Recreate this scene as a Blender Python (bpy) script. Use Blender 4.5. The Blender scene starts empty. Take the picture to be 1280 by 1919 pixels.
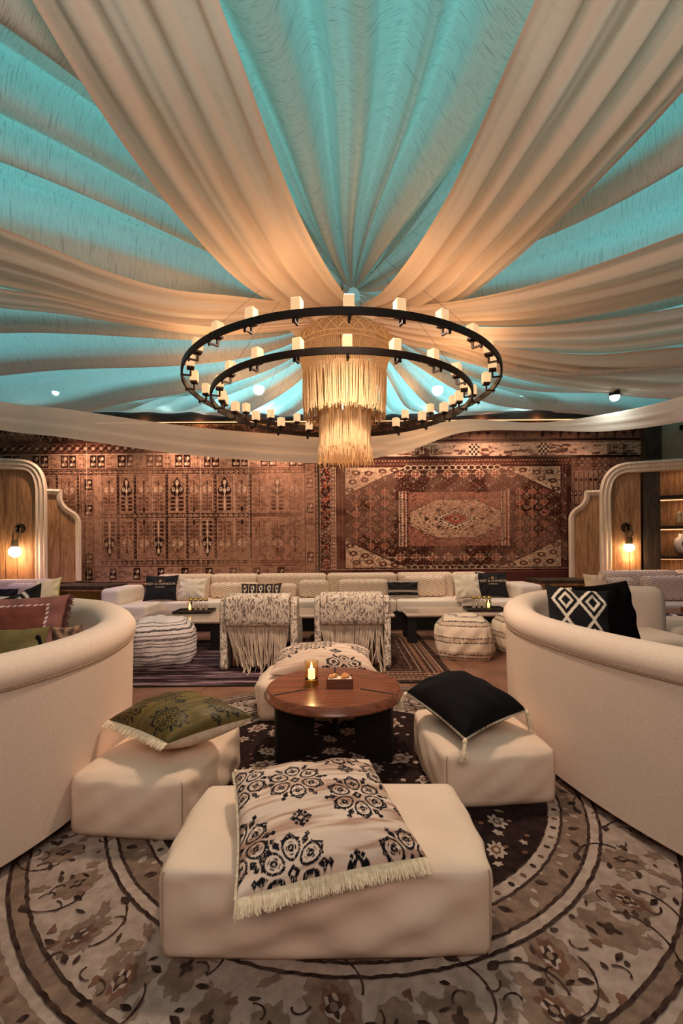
import bpy, math, random
import numpy as np
from mathutils import Matrix, Vector
random.seed(7); RNG = np.random.RandomState(11)
SC = bpy.context.scene; COL = SC.collection
pi = math.pi
# ---------------------------------------------------------------- camera
F, CX, HY, CH, ROLL = 853.0, 640.0, 1025.0, 1.23, math.radians(0.42)
cam = bpy.data.cameras.new('camera'); camo = bpy.data.objects.new('camera', cam); COL.objects.link(camo)
cam.sensor_fit = 'VERTICAL'; cam.sensor_height = 36.0; cam.lens = 36.0*F/1919.0
cam.shift_y = (HY-959.5)/1919.0; cam.clip_start = .05; cam.clip_end = 60
camo.matrix_world = Matrix.Translation((0, 0, CH)) @ Matrix.Rotation(pi/2, 4, 'X') @ Matrix.Rotation(-ROLL, 4, 'Z')
SC.camera = camo
# ---------------------------------------------------------------- world, exposure, lamps
SC.view_settings.view_transform = 'Standard'; SC.view_settings.look = 'None'
SC.view_settings.gamma = 1; SC.view_settings.exposure = 0.0
SC.view_settings.use_curve_mapping = False
SC.cycles.max_bounces = 7; SC.cycles.diffuse_bounces = 4; SC.cycles.transparent_max_bounces = 8
w = bpy.data.worlds.new('room_air'); SC.world = w; w.use_nodes = True
w.node_tree.nodes['Background'].inputs[0].default_value = (.5, .36, .27, 1)
w.node_tree.nodes['Background'].inputs[1].default_value = .10

def lamp(name, kind, loc, power, col, size=.1, size2=None, rot=(0, 0, 0), spot=None, blend=.5, label=None):
    l = bpy.data.lights.new(name, kind); l.energy = power; l.color = col
    if kind == 'AREA':
        l.size = size
        if size2: l.shape = 'RECTANGLE'; l.size_y = size2
    else: l.shadow_soft_size = size
    if kind == 'SPOT': l.spot_size = spot; l.spot_blend = blend
    o = bpy.data.objects.new(name, l); o.location = loc; o.rotation_euler = rot; COL.objects.link(o)
    return o
WARM = (1, .66, .40); CYAN = (.10, .80, .90); BLUE = (.20, .80, 1)
# coloured floods between the real ceiling and the cloth canopy
lamp('canopy_flood', 'AREA', (0, 1.2, 4.85), 140, CYAN, 8, 4.5)
lamp('canopy_flood', 'AREA', (-3.6, 5.2, 4.7), 58, BLUE, 4, 4)
lamp('canopy_flood', 'AREA', (3.6, 5.2, 4.7), 58, BLUE, 4, 4)
lamp('canopy_flood', 'AREA', (0, 6.2, 4.3), 90, BLUE, 3, 1.6)
# soft fill panel added behind the camera to brighten foreground and drapes
lamp('fill_light', 'AREA', (0, -1.6, 2.9), 74, (1, .78, .68), 2.4, 1.2, rot=(math.radians(88), 0, 0))
for x in (-3.2, -2.3, -1.4, -.5, .5, 1.4, 2.3, 3.2):
    lamp('garland_light', 'POINT', (x, 7.38, 3.27), 1.6, (1, .52, .26), .008)
# downlight hung inside the chandelier
lamp('chandelier_downlight', 'SPOT', (0.05, 3.25, 3.22), 275, (1, .76, .58), .16, spot=math.radians(150), blend=.6)
lamp('accent_spot', 'SPOT', (-4.6, 5.0, 3.0), 95, (.75, .45, 1), .08, rot=(math.radians(25), 0, math.radians(-30)), spot=math.radians(70))
lamp('accent_spot', 'SPOT', (4.3, 5.2, 3.05), 34, (.70, .5, 1), .08, rot=(math.radians(15), 0, math.radians(60)), spot=math.radians(80))
# picture lights washing the wall rugs
for x in (-4.2, -2.6, -1.0, .7, 2.3, 3.7):
    lamp('wall_washer', 'SPOT', (x, 6.80, 3.20), 110, (1, .68, .50), .03, rot=(math.radians(30), 0, 0), spot=math.radians(115), blend=1)

# ---------------------------------------------------------------- helpers
def ray(px, py):
    u, v = px-CX, HY-py; c, s = math.cos(ROLL), math.sin(ROLL)
    return (u*c+v*s)/F, (-u*s+v*c)/F
def UZ(px, py, z):
    a, b = ray(px, py); Y = (z-CH)/b; return np.array((a*Y, Y, z))
def UY(px, py, Y):
    a, b = ray(px, py); return np.array((a*Y, Y, CH+b*Y))
def s2l(c):
    c = np.asarray(c, float)/255.; return np.where(c <= .04045, c/12.92, ((c+.055)/1.055)**2.4)
def rgb(*c): return tuple(s2l(c))

def tag(o, label, cat, group=None, kind=None):
    o['label'] = label; o['category'] = cat
    if group: o['group'] = group
    if kind: o['kind'] = kind
    return o
def thing(name, label, cat, loc=(0, 0, 0), group=None, rz=0):
    o = bpy.data.objects.new(name, None); COL.objects.link(o); o.location = loc; o.rotation_euler = (0, 0, rz)
    o.empty_display_size = .1
    return tag(o, label, cat, group)
def setmat(me, m):
    if m is not None:
        for x in (m if isinstance(m, (list, tuple)) else [m]): me.materials.append(x)
def adopt(o, parent, world=True):
    """mesh written in world coordinates goes under a parent Empty standing at its base"""
    if parent is not None:
        o.parent = parent
        if world:
            p = parent
            if p.parent is None: o.location = -Vector(p.location)
def link(name, me, parent=None, world=True):
    o = bpy.data.objects.new(name, me); COL.objects.link(o); adopt(o, parent, world); return o

def fmesh(name, V, Fq, mat, smooth=True, colors=None, attrs=None, midx=None, uv=None):
    V = np.asarray(V, np.float32).reshape(-1, 3); Fq = np.asarray(Fq, np.int32)
    n = Fq.shape[1]; me = bpy.data.meshes.new(name)
    me.vertices.add(len(V)); me.vertices.foreach_set('co', V.ravel())
    me.loops.add(Fq.size); me.loops.foreach_set('vertex_index', Fq.ravel())
    me.polygons.add(len(Fq)); me.polygons.foreach_set('loop_start', np.arange(0, Fq.size, n, dtype=np.int32))
    try: me.polygons.foreach_set('loop_total', np.full(len(Fq), n, np.int32))
    except Exception: pass
    setmat(me, mat)
    if midx is not None: me.polygons.foreach_set('material_index', np.asarray(midx, np.int32))
    me.polygons.foreach_set('use_smooth', np.full(len(Fq), smooth, bool))
    me.update(calc_edges=True)
    if colors is not None:
        a = me.color_attributes.new('paint', 'FLOAT_COLOR', 'POINT')
        c = np.ones((len(V), 4), np.float32); c[:, :3] = np.asarray(colors).reshape(-1, 3); a.data.foreach_set('color', c.ravel())
    for k, v in (attrs or {}).items():
        a = me.attributes.new(k, 'FLOAT', 'POINT'); a.data.foreach_set('value', np.asarray(v, np.float32).ravel())
    return me
def gridF(nu, nv, cu=False, cv=False, off=0, flip=False):
    iu = np.arange(nu if cu else nu-1); iv = np.arange(nv if cv else nv-1)
    a, b = np.meshgrid(iu, iv, indexing='ij'); a1 = (a+1) % nu; b1 = (b+1) % nv
    q = np.stack([a*nv+b, a1*nv+b, a1*nv+b1, a*nv+b1], -1).reshape(-1, 4)+off
    return q[:, ::-1] if flip else q
def grid(name, P, mat, parent=None, cu=False, cv=False, flip=False, world=True, **k):
    nu, nv = P.shape[:2]; return link(name, fmesh(name, P, gridF(nu, nv, cu, cv, flip=flip), mat, **k), parent, world)

class MB:
    def __init__(s): s.v = []; s.f = []; s.n = 0
    def add(s, V, Fs):
        b = len(s.v); s.v += [tuple(map(float, x)) for x in V]; s.f += [tuple(i+b for i in f) for f in Fs]; return s
    def box(s, c, h, rz=0, bev=0, rx=0):
        x, y, z = h; R = Matrix.Rotation(rz, 3, 'Z') @ Matrix.Rotation(rx, 3, 'X'); b = min(bev, x*.95, y*.95, z*.95)
        if b <= 0:
            V = [(i*x, j*y, k*z) for i in (-1, 1) for j in (-1, 1) for k in (-1, 1)]
            Fs = [(0, 1, 3, 2), (4, 6, 7, 5), (0, 4, 5, 1), (2, 3, 7, 6), (0, 2, 6, 4), (1, 5, 7, 3)]
        else:
            V = []; idx = {}
            for i in (-1, 1):
                for j in (-1, 1):
                    for k in (-1, 1):
                        for a in range(3):
                            d = [b, b, b]; d[a] = 0; idx[(i, j, k, a)] = len(V)
                            V.append((i*(x-d[0]), j*(y-d[1]), k*(z-d[2])))
            Fs = []
            for a in range(3):
                o = [q for q in range(3) if q != a]
                for sg in (-1, 1):
                    def key(p, q):
                        t = [0, 0, 0]; t[a] = sg; t[o[0]] = p; t[o[1]] = q; return idx[(*t, a)]
                    f = [key(-1, -1), key(1, -1), key(1, 1), key(-1, 1)]
                    if (sg < 0) ^ (a == 1): f = f[::-1]
                    Fs.append(tuple(f))
                for p in (-1, 1):
                    for q in (-1, 1):
                        t0 = [0, 0, 0]; t1 = [0, 0, 0]; t0[a] = -1; t1[a] = 1
                        for t in (t0, t1): t[o[0]] = p; t[o[1]] = q
                        f = [idx[(*t0, o[0])], idx[(*t1, o[0])], idx[(*t1, o[1])], idx[(*t0, o[1])]]
                        if (p*q > 0) ^ (a == 1): f = f[::-1]
                        Fs.append(tuple(f))
            for i in (-1, 1):
                for j in (-1, 1):
                    for k in (-1, 1):
                        f = [idx[(i, j, k, a)] for a in range(3)]
                        if i*j*k < 0: f = f[::-1]
                        Fs.append(tuple(f))
        V = [R @ Vector(v)+Vector(c) for v in V]; return s.add(V, Fs)
    def tube(s, pts, r, n=8, cap=True, closed=False):
        pts = [Vector(p) for p in pts]; m = len(pts); rs = r if isinstance(r, (list, tuple, np.ndarray)) else [r]*m
        V = []; up = None
        for i, p in enumerate(pts):
            t = (pts[(i+1) % m]-pts[i-1]) if closed else (pts[min(i+1, m-1)]-pts[max(i-1, 0)])
            t = t.normalized() if t.length > 0 else Vector((0, 0, 1))
            if up is None: up = Vector((0, 0, 1)) if abs(t.z) < .9 else Vector((1, 0, 0))
            a = t.cross(up).normalized(); b = a.cross(t).normalized(); up = b
            V += [p+a*math.cos(2*pi*k/n)*rs[i]+b*math.sin(2*pi*k/n)*rs[i] for k in range(n)]
        Fs = [(i*n+k, i*n+(k+1) % n, ((i+1) % m)*n+(k+1) % n, ((i+1) % m)*n+k) for i in range(m if closed else m-1) for k in range(n)]
        if cap and not closed: Fs += [tuple(range(n))[::-1], tuple((m-1)*n+k for k in range(n))]
        return s.add(V, Fs)
    def lathe(s, prof, c=(0, 0, 0), n=32, sx=1, sy=1):
        m = len(prof)
        V = [(c[0]+r*math.cos(2*pi*k/n)*sx, c[1]+r*math.sin(2*pi*k/n)*sy, c[2]+z) for r, z in prof for k in range(n)]
        Fs = [(i*n+k, i*n+(k+1) % n, (i+1)*n+(k+1) % n, (i+1)*n+k) for i in range(m-1) for k in range(n)]
        if prof[0][0] > 0: Fs.append(tuple(range(n))[::-1])
        if prof[-1][0] > 0: Fs.append(tuple((m-1)*n+k for k in range(n)))
        return s.add(V, Fs)
    def prism(s, poly, d, T=lambda p: p, close=True):
        n = len(poly); V = [T((x, 0, z)) for x, z in poly]+[T((x, d, z)) for x, z in poly]
        Fs = [(i, (i+1) % n, n+(i+1) % n, n+i) for i in range(n)]
        if close: Fs += [tuple(range(n))[::-1], tuple(n+i for i in range(n))]
        return s.add(V, Fs)
    def build(s, name, mat, parent=None, smooth=False, world=True, angle=None):
        me = bpy.data.meshes.new(name); me.from_pydata(s.v, [], s.f); setmat(me, mat)
        if smooth: me.polygons.foreach_set('use_smooth', np.ones(len(me.polygons), bool))
        me.update()
        if smooth and angle:
            try: me.set_sharp_from_angle(angle=math.radians(angle))
            except Exception: pass
        return link(name, me, parent, world)

def vnoise(shape, cells, seed=0):
    """smooth value noise on an array, cells = (cy, cx)"""
    r = np.random.RandomState(seed); g = r.rand(cells[0]+2, cells[1]+2)
    y = np.linspace(0, cells[0], shape[0]); x = np.linspace(0, cells[1], shape[1])
    yi = y.astype(int); xi = x.astype(int); fy = (y-yi); fx = (x-xi); fy = (fy*fy*(3-2*fy))[:, None]; fx = (fx*fx*(3-2*fx))[None]
    A = g[np.ix_(yi, xi)]; B = g[np.ix_(yi, xi+1)]; C = g[np.ix_(yi+1, xi)]; D = g[np.ix_(yi+1, xi+1)]
    return (A*(1-fx)+B*fx)*(1-fy)+(C*(1-fx)+D*fx)*fy
def fbm(shape, cells, seed=0, o=3):
    t = 0; a = 1.; n = 0
    for k in range(o): t = t+a*vnoise(shape, (cells[0]*2**k, cells[1]*2**k), seed+k); n += a; a *= .5
    return t/n
def crom(P, n):
    """Catmull-Rom through rows of P, n samples"""
    P = np.asarray(P, float); m = len(P); Q = np.vstack([2*P[0]-P[1], P, 2*P[-1]-P[-2]]); t = np.linspace(0, m-1, n)
    i = np.minimum(t.astype(int), m-2); f = (t-i)[:, None]; a, b, c, d = Q[i], Q[i+1], Q[i+2], Q[i+3]
    return .5*((2*b)+(-a+c)*f+(2*a-5*b+4*c-d)*f**2+(-a+3*b-3*c+d)*f**3)

# ---------------------------------------------------------------- materials
def M(name, col, rough=.8, col2=None, scale=6, stretch=(1, 1, 1), bump=0, bscale=150, metal=0, paint=False, emis=None, estr=0,
      transl=0, clear=0, spec=.4, detail=4, sheen=0, bump2=0, b2scale=6, distress=0, ply=False, trans=0, ior=1.45):
    m = bpy.data.materials.new(name); m.use_nodes = True; nt = m.node_tree; N = nt.nodes; L = nt.links
    b = N['Principled BSDF']; out = N['Material Output']
    def setin(k, v):
        if k in b.inputs: b.inputs[k].default_value = v
    setin('Roughness', rough); setin('Metallic', metal); setin('Specular IOR Level', spec); setin('IOR', ior)
    if sheen: setin('Sheen Weight', sheen)
    if trans: setin('Transmission Weight', trans)
    tc = N.new('ShaderNodeTexCoord'); mp = N.new('ShaderNodeMapping'); mp.inputs['Scale'].default_value = stretch
    L.new(tc.outputs['Object'], mp.inputs[0])
    src = None
    if paint:
        a = N.new('ShaderNodeAttribute'); a.attribute_name = 'paint'; src = a.outputs['Color']
    if col2 is not None or distress:
        nz = N.new('ShaderNodeTexNoise'); nz.inputs['Scale'].default_value = scale; nz.inputs['Detail'].default_value = detail
        L.new(mp.outputs[0], nz.inputs['Vector'])
        rp = N.new('ShaderNodeMapRange'); rp.inputs[1].default_value = .35; rp.inputs[2].default_value = .65
        L.new(nz.outputs[0], rp.inputs[0]); mx = N.new('ShaderNodeMix'); mx.data_type = 'RGBA'
        if paint:
            rp.inputs[4].default_value = distress; L.new(rp.outputs[0], mx.inputs[0]); L.new(src, mx.inputs[6]); mx.inputs[7].default_value = (*(col2 or col), 1)
        else:
            L.new(rp.outputs[0], mx.inputs[0]); mx.inputs[6].default_value = (*col, 1); mx.inputs[7].default_value = (*col2, 1)
        src = mx.outputs[2]
    if src is not None: L.new(src, b.inputs['Base Color'])
    else: setin('Base Color', (*col, 1))
    nrm = None
    for st, sc, dist in ((bump, bscale, .002), (bump2, b2scale, .03)):
        if not st: continue
        nz = N.new('ShaderNodeTexNoise'); nz.inputs['Scale'].default_value = sc; nz.inputs['Detail'].default_value = 3; L.new(mp.outputs[0], nz.inputs['Vector'])
        bp = N.new('ShaderNodeBump'); bp.inputs['Strength'].default_value = st; bp.inputs['Distance'].default_value = dist; L.new(nz.outputs[0], bp.inputs['Height'])
        if nrm: L.new(nrm, bp.inputs['Normal'])
        nrm = bp.outputs[0]
    if nrm: L.new(nrm, b.inputs['Normal'])
    if emis is not None: setin('Emission Color', (*emis, 1)); setin('Emission Strength', estr)
    sh = b.outputs[0]
    if transl:
        tr = N.new('ShaderNodeBsdfTranslucent')
        if src is not None: L.new(src, tr.inputs[0])
        else: tr.inputs[0].default_value = (*col, 1)
        ms = N.new('ShaderNodeMixShader'); ms.inputs[0].default_value = transl
        if ply:   # doubled cloth lets less light through
            a = N.new('ShaderNodeAttribute'); a.attribute_name = 'ply'; q = N.new('ShaderNodeMath'); q.operation = 'MULTIPLY_ADD'
            q.inputs[1].default_value = -transl*.93; q.inputs[2].default_value = transl; L.new(a.outputs['Fac'], q.inputs[0]); L.new(q.outputs[0], ms.inputs[0])
        L.new(sh, ms.inputs[1]); L.new(tr.outputs[0], ms.inputs[2]); sh = ms.outputs[0]
    if clear:
        tp = N.new('ShaderNodeBsdfTransparent'); ms = N.new('ShaderNodeMixShader'); ms.inputs[0].default_value = clear
        if ply:
            a = N.new('ShaderNodeAttribute'); a.attribute_name = 'ply'; q = N.new('ShaderNodeMath'); q.operation = 'MULTIPLY_ADD'
            q.inputs[1].default_value = -clear*.9; q.inputs[2].default_value = clear; L.new(a.outputs['Fac'], q.inputs[0]); L.new(q.outputs[0], ms.inputs[0])
        L.new(sh, ms.inputs[1]); L.new(tp.outputs[0], ms.inputs[2]); sh = ms.outputs[0]
    L.new(sh, out.inputs[0]); return m

def Mzig(name, c1, c2, freq=38, amp=.012, wl=.11):
    """woven wavy zigzag upholstery"""
    m = M(name, c1, .85); nt = m.node_tree; N = nt.nodes; L = nt.links; b = N['Principled BSDF']
    tc = N.new('ShaderNodeTexCoord'); sx = N.new('ShaderNodeSeparateXYZ'); L.new(tc.outputs['Object'], sx.inputs[0])
    def ma(op, a, v=None, v2=None):
        q = N.new('ShaderNodeMath'); q.operation = op
        for i, t in enumerate((a, v, v2)):
            if t is None: continue
            if isinstance(t, (int, float)): q.inputs[i].default_value = t
            else: L.new(t, q.inputs[i])
        return q.outputs[0]
    ad = ma('ADD', sx.outputs[0], sx.outputs[1])
    tri = ma('PINGPONG', ad, wl/2)
    zz = ma('MULTIPLY_ADD', tri, amp/wl*4, sx.outputs[2]); zz = ma('ADD', zz, ma('MULTIPLY', sx.outputs[1], .6))
    wv = ma('SINE', ma('MULTIPLY', zz, 2*pi*freq))
    mr = N.new('ShaderNodeMapRange'); mr.inputs[1].default_value = -.3; mr.inputs[2].default_value = .5; L.new(wv, mr.inputs[0])
    nz = N.new('ShaderNodeTexNoise'); nz.inputs['Scale'].default_value = 70; L.new(tc.outputs['Object'], nz.inputs['Vector'])
    f = ma('MULTIPLY', mr.outputs[0], nz.outputs[0])
    f = ma('MULTIPLY', f, 1.5)
    mx = N.new('ShaderNodeMix'); mx.data_type = 'RGBA'; mx.clamp_factor = True; mx.inputs[6].default_value = (*c1, 1); mx.inputs[7].default_value = (*c2, 1); L.new(f, mx.inputs[0]); L.new(mx.outputs[2], b.inputs['Base Color'])
    bp = N.new('ShaderNodeBump'); bp.inputs['Strength'].default_value = .5; bp.inputs['Distance'].default_value = .003; L.new(f, bp.inputs['Height']); L.new(bp.outputs[0], b.inputs['Normal'])
    return m
def Mjac(name, c1, c2, scale=17):
    """jacquard of sketched leaf outlines: contour lines of stretched noise"""
    m = M(name, c1, .85); nt = m.node_tree; N = nt.nodes; L = nt.links; b = N['Principled BSDF']
    tc = N.new('ShaderNodeTexCoord'); res = None
    for sc, st, rot, k in ((scale, (1, 1, .55), .6, 7), (scale*1.3, (1, 1, .5), -.7, 5)):
        mp = N.new('ShaderNodeMapping'); mp.inputs['Scale'].default_value = st; mp.inputs['Rotation'].default_value = (0, rot, 0); L.new(tc.outputs['Object'], mp.inputs[0])
        nz = N.new('ShaderNodeTexNoise'); nz.inputs['Scale'].default_value = sc; nz.inputs['Detail'].default_value = 1.5; nz.inputs['Distortion'].default_value = .6; L.new(mp.outputs[0], nz.inputs['Vector'])
        q = N.new('ShaderNodeMath'); q.operation = 'PINGPONG'; q.inputs[1].default_value = .5/k; L.new(nz.outputs[0], q.inputs[0])
        mr = N.new('ShaderNodeMapRange'); mr.inputs[1].default_value = .06/k; mr.inputs[2].default_value = .13/k; mr.inputs[3].default_value = 1; mr.inputs[4].default_value = 0; L.new(q.outputs[0], mr.inputs[0])
        if res is None: res = mr.outputs[0]
        else: x = N.new('ShaderNodeMath'); x.operation = 'MAXIMUM'; L.new(res, x.inputs[0]); L.new(mr.outputs[0], x.inputs[1]); res = x.outputs[0]
    mx = N.new('ShaderNodeMix'); mx.data_type = 'RGBA'; mx.inputs[6].default_value = (*c1, 1); mx.inputs[7].default_value = (*c2, 1); L.new(res, mx.inputs[0]); L.new(mx.outputs[2], b.inputs['Base Color'])
    return m
def Mramp(name, axis, stops, lo, hi, wob=.01, rough=.9, noise=60, brk=.25, base=None, rep=None):
    """hard-edged stripes along one object axis"""
    m = M(name, (1, 1, 1), rough); nt = m.node_tree; N = nt.nodes; L = nt.links; b = N['Principled BSDF']
    tc = N.new('ShaderNodeTexCoord'); sx = N.new('ShaderNodeSeparateXYZ'); L.new(tc.outputs['Object'], sx.inputs[0])
    nz = N.new('ShaderNodeTexNoise'); nz.inputs['Scale'].default_value = 7; L.new(tc.outputs['Object'], nz.inputs['Vector'])
    q = N.new('ShaderNodeMath'); q.operation = 'MULTIPLY_ADD'; q.inputs[1].default_value = wob*2; L.new(nz.outputs[0], q.inputs[0]); L.new(sx.outputs[axis], q.inputs[2])
    mr = N.new('ShaderNodeMapRange'); mr.inputs[1].default_value = lo; mr.inputs[2].default_value = hi; L.new(q.outputs[0], mr.inputs[0])
    rp = N.new('ShaderNodeValToRGB'); rp.color_ramp.interpolation = 'CONSTANT'; el = rp.color_ramp.elements
    el[0].position = stops[0][0]; el[0].color = (*stops[0][1], 1); el[1].position = stops[1][0]; el[1].color = (*stops[1][1], 1)
    for p, c in stops[2:]: e = el.new(p); e.color = (*c, 1)
    L.new(mr.outputs[0], rp.inputs[0])
    mp = N.new('ShaderNodeMapping'); mp.inputs['Scale'].default_value = (1, 1, .25); L.new(tc.outputs['Object'], mp.inputs[0])
    n2 = N.new('ShaderNodeTexNoise'); n2.inputs['Scale'].default_value = noise*2.5; L.new(mp.outputs[0], n2.inputs['Vector'])
    m2 = N.new('ShaderNodeMapRange'); m2.inputs[1].default_value = .5; m2.inputs[2].default_value = .6; m2.inputs[4].default_value = brk; L.new(n2.outputs[0], m2.inputs[0])
    mx = N.new('ShaderNodeMix'); mx.data_type = 'RGBA'; L.new(m2.outputs[0], mx.inputs[0]); L.new(rp.outputs[0], mx.inputs[6]); mx.inputs[7].default_value = (*(base or stops[0][1]), 1)
    L.new(mx.outputs[2], b.inputs['Base Color'])
    bp = N.new('ShaderNodeBump'); bp.inputs['Strength'].default_value = .6; bp.inputs['Distance'].default_value = .004; L.new(n2.outputs[0], bp.inputs['Height']); L.new(bp.outputs[0], b.inputs['Normal'])
    return m
def Mwood(name, c1, c2, rough=.5, scale=1.0, axis='Z', spec=.4):
    m = M(name, c1, rough, spec=spec); nt = m.node_tree; N = nt.nodes; L = nt.links; b = N['Principled BSDF']
    tc = N.new('ShaderNodeTexCoord'); mp = N.new('ShaderNodeMapping'); oi = N.new('ShaderNodeObjectInfo')
    st = {'Z': (7, 7, .7), 'X': (.7, 7, 7), 'Y': (7, .7, 7)}[axis]; mp.inputs['Scale'].default_value = [q*scale for q in st]
    L.new(tc.outputs['Object'], mp.inputs[0]); L.new(oi.outputs['Random'], mp.inputs['Location'])
    nz = N.new('ShaderNodeTexNoise'); nz.inputs['Scale'].default_value = 1.3; nz.inputs['Detail'].default_value = 3; nz.inputs['Distortion'].default_value = .8; L.new(mp.outputs[0], nz.inputs['Vector'])
    q = N.new('ShaderNodeMath'); q.operation = 'MULTIPLY'; q.inputs[1].default_value = 34; L.new(nz.outputs[0], q.inputs[0])
    s = N.new('ShaderNodeMath'); s.operation = 'SINE'; L.new(q.outputs[0], s.inputs[0])
    n2 = N.new('ShaderNodeTexNoise'); n2.inputs['Scale'].default_value = 9; n2.inputs['Detail'].default_value = 5; L.new(mp.outputs[0], n2.inputs['Vector'])
    a = N.new('ShaderNodeMath'); a.operation = 'MULTIPLY_ADD'; a.inputs[1].default_value = .16; L.new(s.outputs[0], a.inputs[0]); L.new(n2.outputs[0], a.inputs[2])
    mr = N.new('ShaderNodeMapRange'); mr.inputs[1].default_value = .25; mr.inputs[2].default_value = .75; L.new(a.outputs[0], mr.inputs[0])
    mx = N.new('ShaderNodeMix'); mx.data_type = 'RGBA'; mx.inputs[6].default_value = (*c1, 1); mx.inputs[7].default_value = (*c2, 1); L.new(mr.outputs[0], mx.inputs[0]); L.new(mx.outputs[2], b.inputs['Base Color'])
    bp = N.new('ShaderNodeBump'); bp.inputs['Strength'].default_value = .15; bp.inputs['Distance'].default_value = .003; L.new(a.outputs[0], bp.inputs['Height']); L.new(bp.outputs[0], b.inputs['Normal'])
    return m
def emit(name, col, strength):
    m = bpy.data.materials.new(name); m.use_nodes = True; nt = m.node_tree; nt.nodes.clear()
    e = nt.nodes.new('ShaderNodeEmission'); e.inputs[0].default_value = (*col, 1); e.inputs[1].default_value = strength
    o = nt.nodes.new('ShaderNodeOutputMaterial'); nt.links.new(e.outputs[0], o.inputs[0]); return m

cream = rgb(232, 216, 192)
MT = dict(
    floor=M('clay_floor', rgb(150, 105, 82), .38, rgb(122, 84, 66), 3, bump=.1, bscale=40, spec=.5),
    plaster=M('plaster', rgb(196, 170, 138), .9, rgb(184, 156, 124), 4, bump=.2, bscale=30),
    darkwall=M('dark_plaster', rgb(96, 74, 62), .9),
    ceil=M('ceiling_paint', rgb(190, 190, 190), .9),
    beam=Mwood('dark_beam_wood', rgb(60, 38, 28), rgb(36, 22, 16), .6, axis='X'),
    post=Mwood('dark_post_wood', rgb(74, 58, 44), rgb(46, 34, 26), .6),
    oak=Mwood('oak_panelling', rgb(176, 128, 84), rgb(132, 88, 54), .55),
    trim=Mwood('limed_trim', rgb(232, 206, 180), rgb(216, 188, 160), .6, scale=.6),
    walnut=Mwood('walnut', rgb(128, 74, 52), rgb(104, 58, 40), .24, axis='X', spec=.5),
    walnut_leg=Mwood('dark_walnut', rgb(44, 30, 24), rgb(24, 16, 13), .5),
    black=M('black_stain', rgb(22, 18, 18), .45),
    iron=M('blackened_iron', rgb(44, 32, 28), .5, metal=.6, bump=.3, bscale=60),
    boucle=M('cream_boucle', rgb(232, 208, 190), .95, rgb(226, 201, 182), 90, bump=.6, bscale=300),
    canvas=M('cream_canvas', rgb(232, 206, 184), .78, rgb(226, 199, 176), 5, bump=.2, bscale=400, bump2=.5, b2scale=4, spec=.3),
    leather=M('cream_leather', rgb(236, 218, 200), .6),
    seam=M('seam_thread', rgb(176, 148, 128), .9),
    stone=M('pale_stone', rgb(205, 178, 160), .12, rgb(186, 158, 140), 5, spec=.6),
    candlewax=M('wax', rgb(255, 240, 215), .6, emis=(1, .80, .52), estr=1.5),
    flame=emit('candle_flame', (1, .62, .22), 14),
    brass=M('brushed_brass', rgb(200, 165, 95), .35, metal=1),
    glass=M('clear_glass', (1, 1, 1), .03, trans=1, ior=1.35),
    smoked=M('amber_glass', (1., .84, .55), .03, trans=1, ior=1.2),
    led=emit('warm_led_strip', (1, .50, .24), 1.8),
    globe=emit('globe_bulb', (1, .80, .55), 22),
    shade=M('opal_shade', rgb(130, 104, 72), .5, emis=(1, .62, .32), estr=.85),
    cord=M('cotton_cord', rgb(236, 204, 160), .9, rgb(222, 186, 140), 30, transl=.25),
    mesh=M('brass_mesh', rgb(160, 130, 90), .4, rgb(60, 44, 32), 160, metal=.7),
    pblack=M('black_cotton', rgb(20, 18, 20), .95, bump=.4, bscale=300, spec=.15),
    pblack2=M('near_black_velvet', rgb(14, 11, 12), 1, spec=.05, bump=.2, bscale=90),
    pwhite=M('natural_linen', rgb(230, 214, 192), .95, rgb(212, 194, 170), 50, bump=.5, bscale=180),
    fringe=M('cream_fringe', rgb(244, 226, 198), .95, rgb(226, 204, 172), 90),
    mauve=M('mauve_cotton', rgb(132, 84, 78), .95, rgb(118, 68, 60), 4, bump=.2, bscale=250),
    olive=M('olive_satin', rgb(96, 84, 40), .5, rgb(78, 68, 32), 5),
    lino=M('lettering_ink', rgb(214, 190, 150), .7),
)
def cloth(name, c, c2, transl, clear, scale=14, stretch=(1, 1, 1)):
    return M(name, c, .95, c2, scale, stretch, transl=transl, clear=clear, ply=True, bump=.4, bscale=70, spec=.1, detail=8)
MT['canopy'] = cloth('turquoise_slub_cloth', rgb(120, 196, 196), rgb(92, 168, 172), .62, .03)
MT['drape'] = cloth('cream_slub_cloth', rgb(236, 214, 186), rgb(224, 200, 170), .30, .03)
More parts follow.
